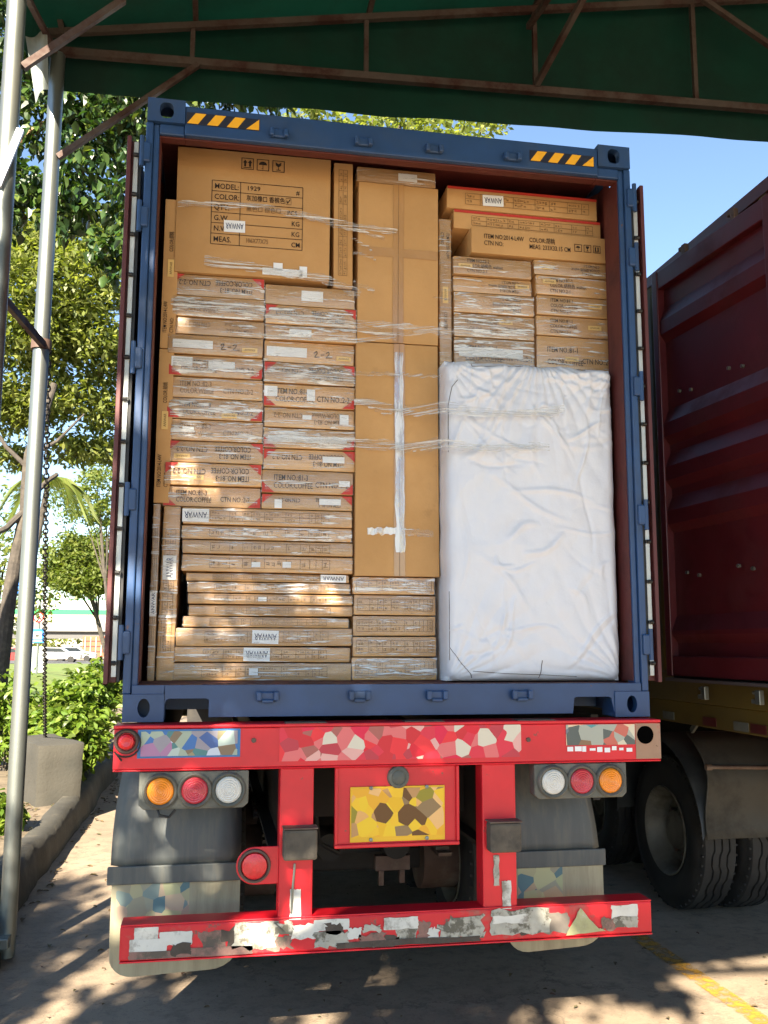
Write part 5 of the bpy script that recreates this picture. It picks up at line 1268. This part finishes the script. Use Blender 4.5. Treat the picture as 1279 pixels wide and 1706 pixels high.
# the largest leaves in view, one by one
lr = random.Random(21); g_, f_ = leaf_geo(lr, .19, .115)
leafmes = []
LEAFBIG = M('broad_leaf', (.04, .075, .018), .32, 0, .3, 9, trans=.3, orand=.55)
for k in range(3):
    g_, f_ = leaf_geo(lr, .125 + .015*k, .075 + .008*k, .15 + .06*k); me = bpy.data.meshes.new('leaf'); me.from_pydata([Vector(p) for p in g_], [], f_); me.materials.append(LEAFBIG); leafmes.append(me)
    for p in me.polygons: p.use_smooth = True
for k in range(240):
    c, R, sq = cl1[lr.randrange(len(cl1))]
    d = Vector((lr.gauss(0, 1), lr.gauss(0, 1), lr.gauss(0, 1))).normalized()*R*lr.uniform(.7, 1.15); d.y = -abs(d.y)
    o = bpy.data.objects.new('leaf', leafmes[k % 3]); COL.objects.link(o); o.parent = t1; o.location = c + Vector((d.x, d.y, d.z*sq)) - OFF[t1.name]
    o.rotation_euler = orient(lr, .85).to_euler()
# T2: lighter, finer tree further back with a leaning dark trunk
t2b = thing('slender_tree', A(-8, 1200, 9).to_tuple(), 'light green fine-leaved tree with leaning dark trunk at far left', 'tree')
tm = MB(); b0 = A(-10, 1215, 9); b0.z = .1
limb(tm, [b0, A(8, 1050, 9), A(24, 940, 9), A(42, 850, 9), A(48, 755, 9), A(90, 640, 9.2)], .115, .05, 12); limb(tm, [A(42, 850, 9), A(10, 880, 8.8), A(-20, 895, 8.6)], .05, .035); limb(tm, [A(46, 780, 9), A(10, 745, 9), A(-20, 700, 9)], .035, .02); limb(tm, [A(50, 760, 9), A(95, 735, 9.2), A(140, 690, 9.5)], .035, .012)
limb(tm, [A(95, 790, 9.2), A(80, 800, 9.1), A(50, 830, 9)], .03, .04)
raw(tm, 'trunk', BARK, t2b)
cl2 = [(A(60, 470, 9.5), .95, .8), (A(160, 470, 10), .8, .8), (A(20, 560, 9.6), .8, .8), (A(120, 570, 10), .85, .7), (A(190, 590, 10.5), .6, .8), (A(170, 670, 10.5), .62, .7), (A(60, 660, 10), .75, .6), (A(130, 745, 10.5), .5, .5), (A(190, 750, 11), .42, .6), (A(10, 680, 10), .6, .6), (A(80, 390, 10), .8, .7), (A(10, 420, 10), .7, .8), (A(200, 400, 11), .7, .8), (A(30, 760, 10.5), .4, .5)]
raw(cloud(cl2, 30000, .125, .052, .5, 12, simple=True, shell=.42), 'crown', LEAFMID, t2b)['kind'] = 'stuff'
# T3: round yellow-green tree, and others far back
def far_tree(name, label, clumps, n, L, mat, base, seed, tr=.12):
    r0 = thing(name, base, label, 'tree', 'trees in the distance')
    m_ = MB(); top = sum((Vector(c[0]) for c in clumps), Vector())/len(clumps); limb(m_, [base, Vector(base).lerp(top, .5), top], tr, tr*.4, 8)
    for c in clumps: limb(m_, [Vector(base).lerp(top, .55), Vector(base).lerp(top, .7).lerp(Vector(c[0]), .5), c[0]], tr*.4, tr*.12, 6)
    raw(m_, 'trunk', BARK, r0); raw(cloud(clumps, n, L, L*.5, .4, seed, simple=True, shell=.4), 'crown', mat, r0)['kind'] = 'stuff'
    return r0
def ft(pxs, Y, **k): return [(A(x, y, Y + dy), R, s_) for x, y, dy, R, s_ in pxs]
far_tree('round_tree', 'round yellow-green tree above the footbridge at left', ft([(125, 930, 0, 1.3, .8), (160, 920, 1, 1.2, .8), (100, 955, .5, .9, .7), (140, 965, -.5, 1.2, .6), (175, 960, 0, 1.0, .7)], 34), 15000, .20, LEAFPALE, (A(190, 1080, 34).x, 34.5, .2), 31)
far_tree('pale_tree', 'pale thin-leaved tree left of the open blue door, mid height', ft([(165, 810, 0, 1.0, .6), (120, 830, 1, .9, .5), (190, 850, 0, .9, .6), (150, 860, 1, 1.0, .4), (185, 780, 2, .9, .6)], 26), 3600, .16, LEAFPALE, (A(196, 1080, 26).x, 26, .2), 32, .07)
far_tree('feathery_tree', 'feathery tree top showing above the blue container', ft([(560, 205, 0, .8, .5), (620, 195, .5, .9, .5), (690, 205, 0, .9, .45), (750, 205, 1, .85, .4), (810, 205, 0, .7, .4), (640, 235, 0, 1.2, .5), (740, 245, 0, 1.2, .5), (500, 190, 0, .6, .5)], 17), 3000, .20, LEAFMID, (2.4, 17.5, .05), 33, .16)
far_tree('tall_tree', 'tall green tree far left behind the leaning trunk', ft([(-30, 850, 0, 1.6, .8), (10, 930, 0, 1.3, .7), (30, 1000, 1, 1.2, .7), (-20, 990, 0, 1.4, .8)], 24), 3500, .18, LEAFMID, (A(-5, 1000, 24).x, 24, .2), 34, .16)
# wood behind the far road
wd_ = cloud([(Vector((x, 215 + (i % 3)*6, 3 + (i % 4))), 6.5 + (i % 3), .7) for i, x in enumerate(range(-75, 40, 7))], 16000, .9, .6, .4, 41, simple=True)
me = bpy.data.meshes.new('distant_wood'); me.from_pydata(wd_.v, [], wd_.f); tag(link('distant_wood', me, None, LEAFMID), 'far green wood behind the road and footbridge', 'wood', kind='stuff')
# palm
pm = thing('palm_tree', (A(42, 1100, 14).x, 14, .2), 'small palm with arching yellow-green fronds behind the pole', 'palm')
pc = A(80, 805, 14); mbp = MB(); limb(mbp, [(A(40, 1100, 14).x, 14, .1), (A(52, 950, 14).x, 14, A(52, 950, 14).z), (pc.x, 14, pc.z)], .07, .05, 10); raw(mbp, 'trunk', BARK, pm)
for k in range(13):
    an = 2*math.pi*k/13 + .2; r = random.Random(k); mbp = MB(); prev = None; L_ = r.uniform(.6, .85); el = r.uniform(.3, 1.0)
    for j in range(22):
        t_ = (j+1)/22; p = Vector((pc.x + math.cos(an)*L_*t_, 14 + math.sin(an)*L_*t_, pc.z + el*t_ - 1.35*t_*t_)); dr = Vector((math.cos(an), math.sin(an), -.8*t_)); sd = Vector((-math.sin(an), math.cos(an), 0))
        for sg in (-1, 1):
            tip = p + sd*sg*.28*(1-.6*t_) + dr*.20 - Vector((0, 0, .12)); w_ = Vector((0, 0, .018)) + dr*.018
            mbp.add([p - w_, p + w_, tip], [(0, 1, 2)])
    raw(mbp, 'frond', LEAFPALE, pm)
# shrubs along the bed
sr = random.Random(17)
shr = [((20, 1165, 8.5), .42, 'leftmost leafy shrub, behind the leaning pole'), ((70, 1195, 8.0), .34, 'bright green shrub directly behind the concrete block'), ((120, 1175, 7.6), .32, 'leafy shrub behind the block, right of the chain'), ((165, 1160, 8.0), .34, 'dense shrub beside the rear lamp beam, tall'), ((185, 1215, 7.2), .32, 'low shrub touching the left end of the red beam'), ((140, 1225, 7.0), .26, 'low shrub at the right foot of the block'), ((-2, 1345, 4.2), .12, 'small shrub at the left edge in front of the block'), ((200, 1135, 9.5), .34, 'shrub close behind the left container door')]
for (px, py, Y), R, lb in shr:
    c = A(px, py, Y); base = Vector((c.x, Y, bedz(c.x, Y)))
    if c.x > -2.3 - R*.3: c.x = -2.3 - R*.3; base.x = c.x
    o = thing('shrub', base, lb, 'shrub', 'shrubs on the planting bed')
    m_ = MB()
    for k in range(7): limb(m_, [base + Vector((sr.uniform(-.06, .06), sr.uniform(-.06, .06), -.03)), base.lerp(c, .6) + Vector((sr.uniform(-R, R)*.5, sr.uniform(-R, R)*.5, 0)), c + Vector((sr.uniform(-R, R)*.7, sr.uniform(-R, R)*.7, sr.uniform(-.2, .5)*R))], .011, .004, 5)
    raw(m_, 'stem', BARK, o)
    hgt = max(.5, (c.z - base.z)/R)
    cl = [(c, R, .9), (c + Vector((-R*.6, 0, -R*.5)), R*.7, .8), (c + Vector((R*.6, .1, -R*.6)), R*.7, .8), (base.lerp(c, .4), R*.7, 1.0)]
    raw(cloud(cl, 1500, .105, .062, .35, sr.randint(0, 999), shell=.5, sub=9), 'foliage', LEAFBUSH, o)['kind'] = 'stuff'
hd = cloud([(Vector((x + sr.uniform(-.5, .5), 13 + sr.uniform(-1.5, 3), .55)), sr.uniform(.45, .75), .6) for x in [-11 + i*.7 for i in range(13)]], 7000, .12, .07, .3, 51, simple=True)
me = bpy.data.meshes.new('ground_cover'); me.from_pydata(hd.v, [], hd.f); tag(link('ground_cover', me, None, LEAFBUSH), 'low sunlit ground cover at the back of the bed', 'ground cover', kind='stuff')
# leaf litter
ll = MB(); r = random.Random(61)
for k in range(420):
    if k < 300: x, y = -2.35 + abs(r.gauss(0, .35))*(-1 if r.random() < .6 else .9), r.uniform(.6, 9); z = (bedz(x, y) + .012) if x < -2.3 else (.36 if x < -2.05 else .008)
    else: x, y, z = r.uniform(-1.8, 2.4), r.uniform(.2, 3), .008
    if -2.3 <= x < -2.05: x = -2.0
    if z == .36: z = .008
    m_ = Matrix.Rotation(r.uniform(0, 6.3), 3, 'Z') @ Matrix.Rotation(r.gauss(0, .2), 3, 'Y'); s_ = r.uniform(.4, 1.0) * (.6 if k >= 300 else 1); b = len(ll.v)
    g, fs = leaf_geo(r, .07, .035, .3)
    ll.v += [Vector((x, y, z)) + m_ @ (Vector(q)*s_) for q in g]; ll.f += [tuple(b + i for i in f) for f in fs]
me = bpy.data.meshes.new('leaf_litter'); me.from_pydata(ll.v, [], ll.f); tag(link('leaf_litter', me, None, LITTER), 'dry fallen leaves scattered along the kerb and yard', 'leaf litter', kind='stuff')
# unseen tree added behind the viewer at left; leaf clumps placed to dapple the load
t5 = thing('unseen_shade_tree', (-4.6, -7.6, .2), 'unseen tree added behind the viewpoint to shade and dapple the load', 'tree')
tm = MB(); limb(tm, [(-4.6, -7.6, 0), (-4.4, -7.4, 2.5), (-3.9, -7.1, 4.8), (-3.4, -7.0, 6.2)], .22, .10, 12); limb(tm, [(-3.9, -7.1, 4.8), (-2.6, -7.0, 5.6)], .09, .04); limb(tm, [(-4.2, -7.2, 4), (-5.4, -6.8, 5.6)], .09, .04); raw(tm, 'trunk', BARK, t5)
cl5 = [((-5.3, -6.8, 6.4), .55, .7), ((-5.9, -6.9, 7.2), .5, .7), ((-5.0, -6.7, 5.7), .4, .7), ((-1.62, -6.95, 5.6), .34, .8), ((-2.75, -7.1, 6.1), .75, .8), ((-2.35, -6.9, 5.5), .62, .8), ((-3.8, -6.9, 5.6), .6, .8), ((-2.9, -7.4, 5.0), .58, .7), ((-3.2, -6.9, 8.55), .85, .8), ((-2.6, -6.8, 7.2), .75, .8), ((-4.1, -6.9, 8.7), .7, .8), ((-4.6, -7.0, 7.3), .4, .7), ((-3.4, -7.0, 7.0), .42, .7), ((-3.75, -6.9, 7.5), .34, .7), ((-3.3, -6.9, 7.7), .40, .7), ((-3.9, -7.0, 6.7), .42, .7), ((-3.2, -7.0, 6.5), .5, .7), ((-2.7, -6.9, 8.0), .7, .8)]
raw(cloud(cl5, 13000, .17, .09, .6, 71, simple=True, shell=.38), 'crown', LEAFMID, t5)['kind'] = 'stuff'

# far road, footbridge, signs, cars
WHITEP = M('white_panel', (.42, .45, .43), .6); GREENP = M('green_band', (.008, .30, .07), .5); CREAM = M('cream_panel', (.44, .38, .26), .7); GREYC = M('bridge_concrete', (.17, .17, .165), .8, 0, .2, .3)
struct('road', MB().add([(-120, 76, .03), (80, 76, .03), (80, 105, .03), (-120, 105, .03)], [(0, 1, 2, 3)]), M('asphalt', (.09, .09, .09), .85, 0, .2, .5))
YR = 150.0
fb = thing('elevated_road', (-20, YR, 0), 'elevated road with white barrier and bright green band behind the trees', 'bridge')
def bz_(py): return at(130, py, Y=YR).z
def band(nm, y0, y1, mat, pr, x0=-75, x1=20):
    MB().box(x0, x1, YR - pr, YR + 6, bz_(y1), bz_(y0)).build(nm, mat, fb)
band('barrier_panel', 1000, 1015.8, WHITEP, .05); band('green_band', 1016, 1024, GREENP, .08); band('parapet', 1024.2, 1037, CREAM, .05); band('deck_edge', 1037.2, 1052, GREYC, .3); band('girder', 1052.2, 1064, M('girder_grey', (.09, .09, .09), .8), -.4); band('green_rail', 998.5, 999.8, GREENP, .05)
for x in (-62, -40, -18, 4): MB().box(x - .8, x + .8, YR + 1, YR + 4, -.02, bz_(1064.5)).build('pier', GREYC, fb)
sg = thing('road_sign', (A(64, 1100, 38).x, 38, .1), 'blue bus-stop sign under a round red prohibition sign on a pole', 'sign')
sx = A(63, 1050, 38).x
MB().tube([(sx + .02, 38.05, 0), (sx + .02, 38.05, 3.9)], .05, 10).build('sign_post', GALV, sg, smooth=True)
z1_, z0_ = A(63, 1048, 38).z, A(63, 1071, 38).z
SIGNB = M('sign_blue', (.01, .14, .55), .4)
bp_ = MB().box(sx - .27, sx + .27, 37.96, 37.99, z0_, z1_).build('blue_panel', SIGNB, sg)
MB().box(sx - .17, sx + .17, 37.945, 37.958, z0_ + .16, z1_ - .12).build('white_field', WHITEP, bp_)
MB().box(sx - .08, sx + .06, 37.93, 37.943, z0_ + .26, z0_ + .34).build('bus_mark', BLACK, bp_); MB().box(sx - .2, sx + .2, 37.945, 37.958, z0_ + .05, z0_ + .10).build('text_band', WHITEP, bp_)
zc_ = A(63, 1028, 38).z
dd = MB().lathe([(-.02, .0005), (-.02, .23), (0, .23)], (sx, 37.98, zc_), 'Y', 28).build('round_disc', WHITEP, sg)
MB().lathe([(-.025, .17), (-.03, .17), (-.03, .23), (-.025, .23)], (sx, 37.98, zc_), 'Y', 28, close=True).build('red_ring', BRIGHTRED, dd)
MB().bar((sx - .14, 37.945, zc_ + .14), (sx + .14, 37.945, zc_ - .14), .012, .05).build('red_bar', BRIGHTRED, dd); MB().box(sx - .09, sx + .09, 37.95, 37.958, zc_ - .03, zc_ + .05).build('vehicle_mark', BLACK, dd)
s3 = thing('road_sign', (A(35, 965, 40).x, 40, .1), 'tall blue direction sign partly hidden by the leaning trunk', 'sign')
xx = A(35, 965, 40).x; MB().tube([(xx, 40.05, 0), (xx, 40.05, A(35, 940, 40).z)], .06, 8).build('sign_post', GALV, s3); MB().box(xx - .35, xx + .12, 39.96, 39.99, A(35, 992, 40).z, A(35, 952, 40).z).build('blue_panel', SIGNB, s3)
# white palisade
pf = thing('white_fence', (A(62, 1100, 48).x, 48, .3), 'short white slatted fence left of the chain in the distance', 'fence')
for k in range(9):
    x = A(52 + k*2.6, 1100, 48).x; MB().box(x - .045, x + .045, 48, 48.03, .3, 1.65).build('slat', WHITEP, pf)
MB().box(A(50, 1100, 48).x, A(75, 1100, 48).x, 48.035, 48.06, .6, .68).box(A(50, 1100, 48).x, A(75, 1100, 48).x, 48.035, 48.06, 1.4, 1.48).build('rail', WHITEP, pf)
oc = thing('shipping_container', (A(154, 1100, 108).x, 108, .4), 'orange container far off, seen end on across the lawn', 'container')
ox = A(154, 1100, 108).x; ORG = M('orange_paint', (.36, .085, .035), .6)
MB().box(ox - 1.22, ox + 1.22, 108, 114, .4, 2.7).build('body', ORG, oc, bevel=.03)
for k in range(4): MB().tube([(ox - .9 + k*.6, 107.94, .5), (ox - .9 + k*.6, 107.94, 2.6)], .05, 6).build('lock_rod', WHITEP, oc)
for k in range(3): MB().box(ox - 1.15, ox + 1.15, 107.96, 107.99, .9 + k*.6, .98 + k*.6).build('rib', DARKRED, oc)
for s_ in (-.8, .8): MB().tube([(ox + s_ - .15, 109, .25), (ox + s_ + .15, 109, .25)], .25, 14).build('wheel', RUBBER, oc)
GLASSD = M('car_glass', (.02, .025, .03), .1)
def car(px, Y, col, label, L=4.4, truck=False):
    x = A(px, 1100, Y).x; r0 = thing('parked_car', (x, Y, .03), label, 'car', 'vehicles on the far road')
    mt = M('car_paint', col, .3, 0, .05, 2, coat=.6)
    sp = [(-L/2, .35), (L/2, .35), (L/2, .80), (L*.42, .95), (L*.24, 1.0), (L*.08, 1.46), (-L*.26, 1.48), (-L*.40, 1.05), (-L/2, .98)]
    bdy = MB().prism([(x + a, b) for a, b in sp], 'Y', Y - .85, Y + .85).build('body', mt, r0, bevel=.05)
    MB().prism([(x + a, b) for a, b in ((L*.20, 1.02), (L*.07, 1.40), (-L*.24, 1.42), (-L*.35, 1.05))], 'Y', Y - .865, Y - .852).build('window', GLASSD, r0)
    for a in (-L*.30, L*.30):
        for s_ in (-.88, .70): MB().tube([(x + a, Y + s_, .32), (x + a, Y + s_ + .18, .32)], .32, 16).build('wheel', RUBBER, r0)
    for a in (-L/2 - .01, L/2 - .03): MB().box(x + a, x + a + .04, Y - .75, Y - .45, .68, .80).build('lamp', LENSWHITE if a > 0 else BRIGHTRED, r0)
car(96, 92, (.42, .43, .45), 'white car on the far road right of the chain', 4.4); car(80, 102, (.10, .11, .13), 'dark car on the far road behind the white one', 4.4); car(18, 84, (.30, .02, .02), 'red car far off left of the pole', 4.3); car(124, 100, (.40, .41, .43), 'pale car on the far road beside the orange container', 4.4)
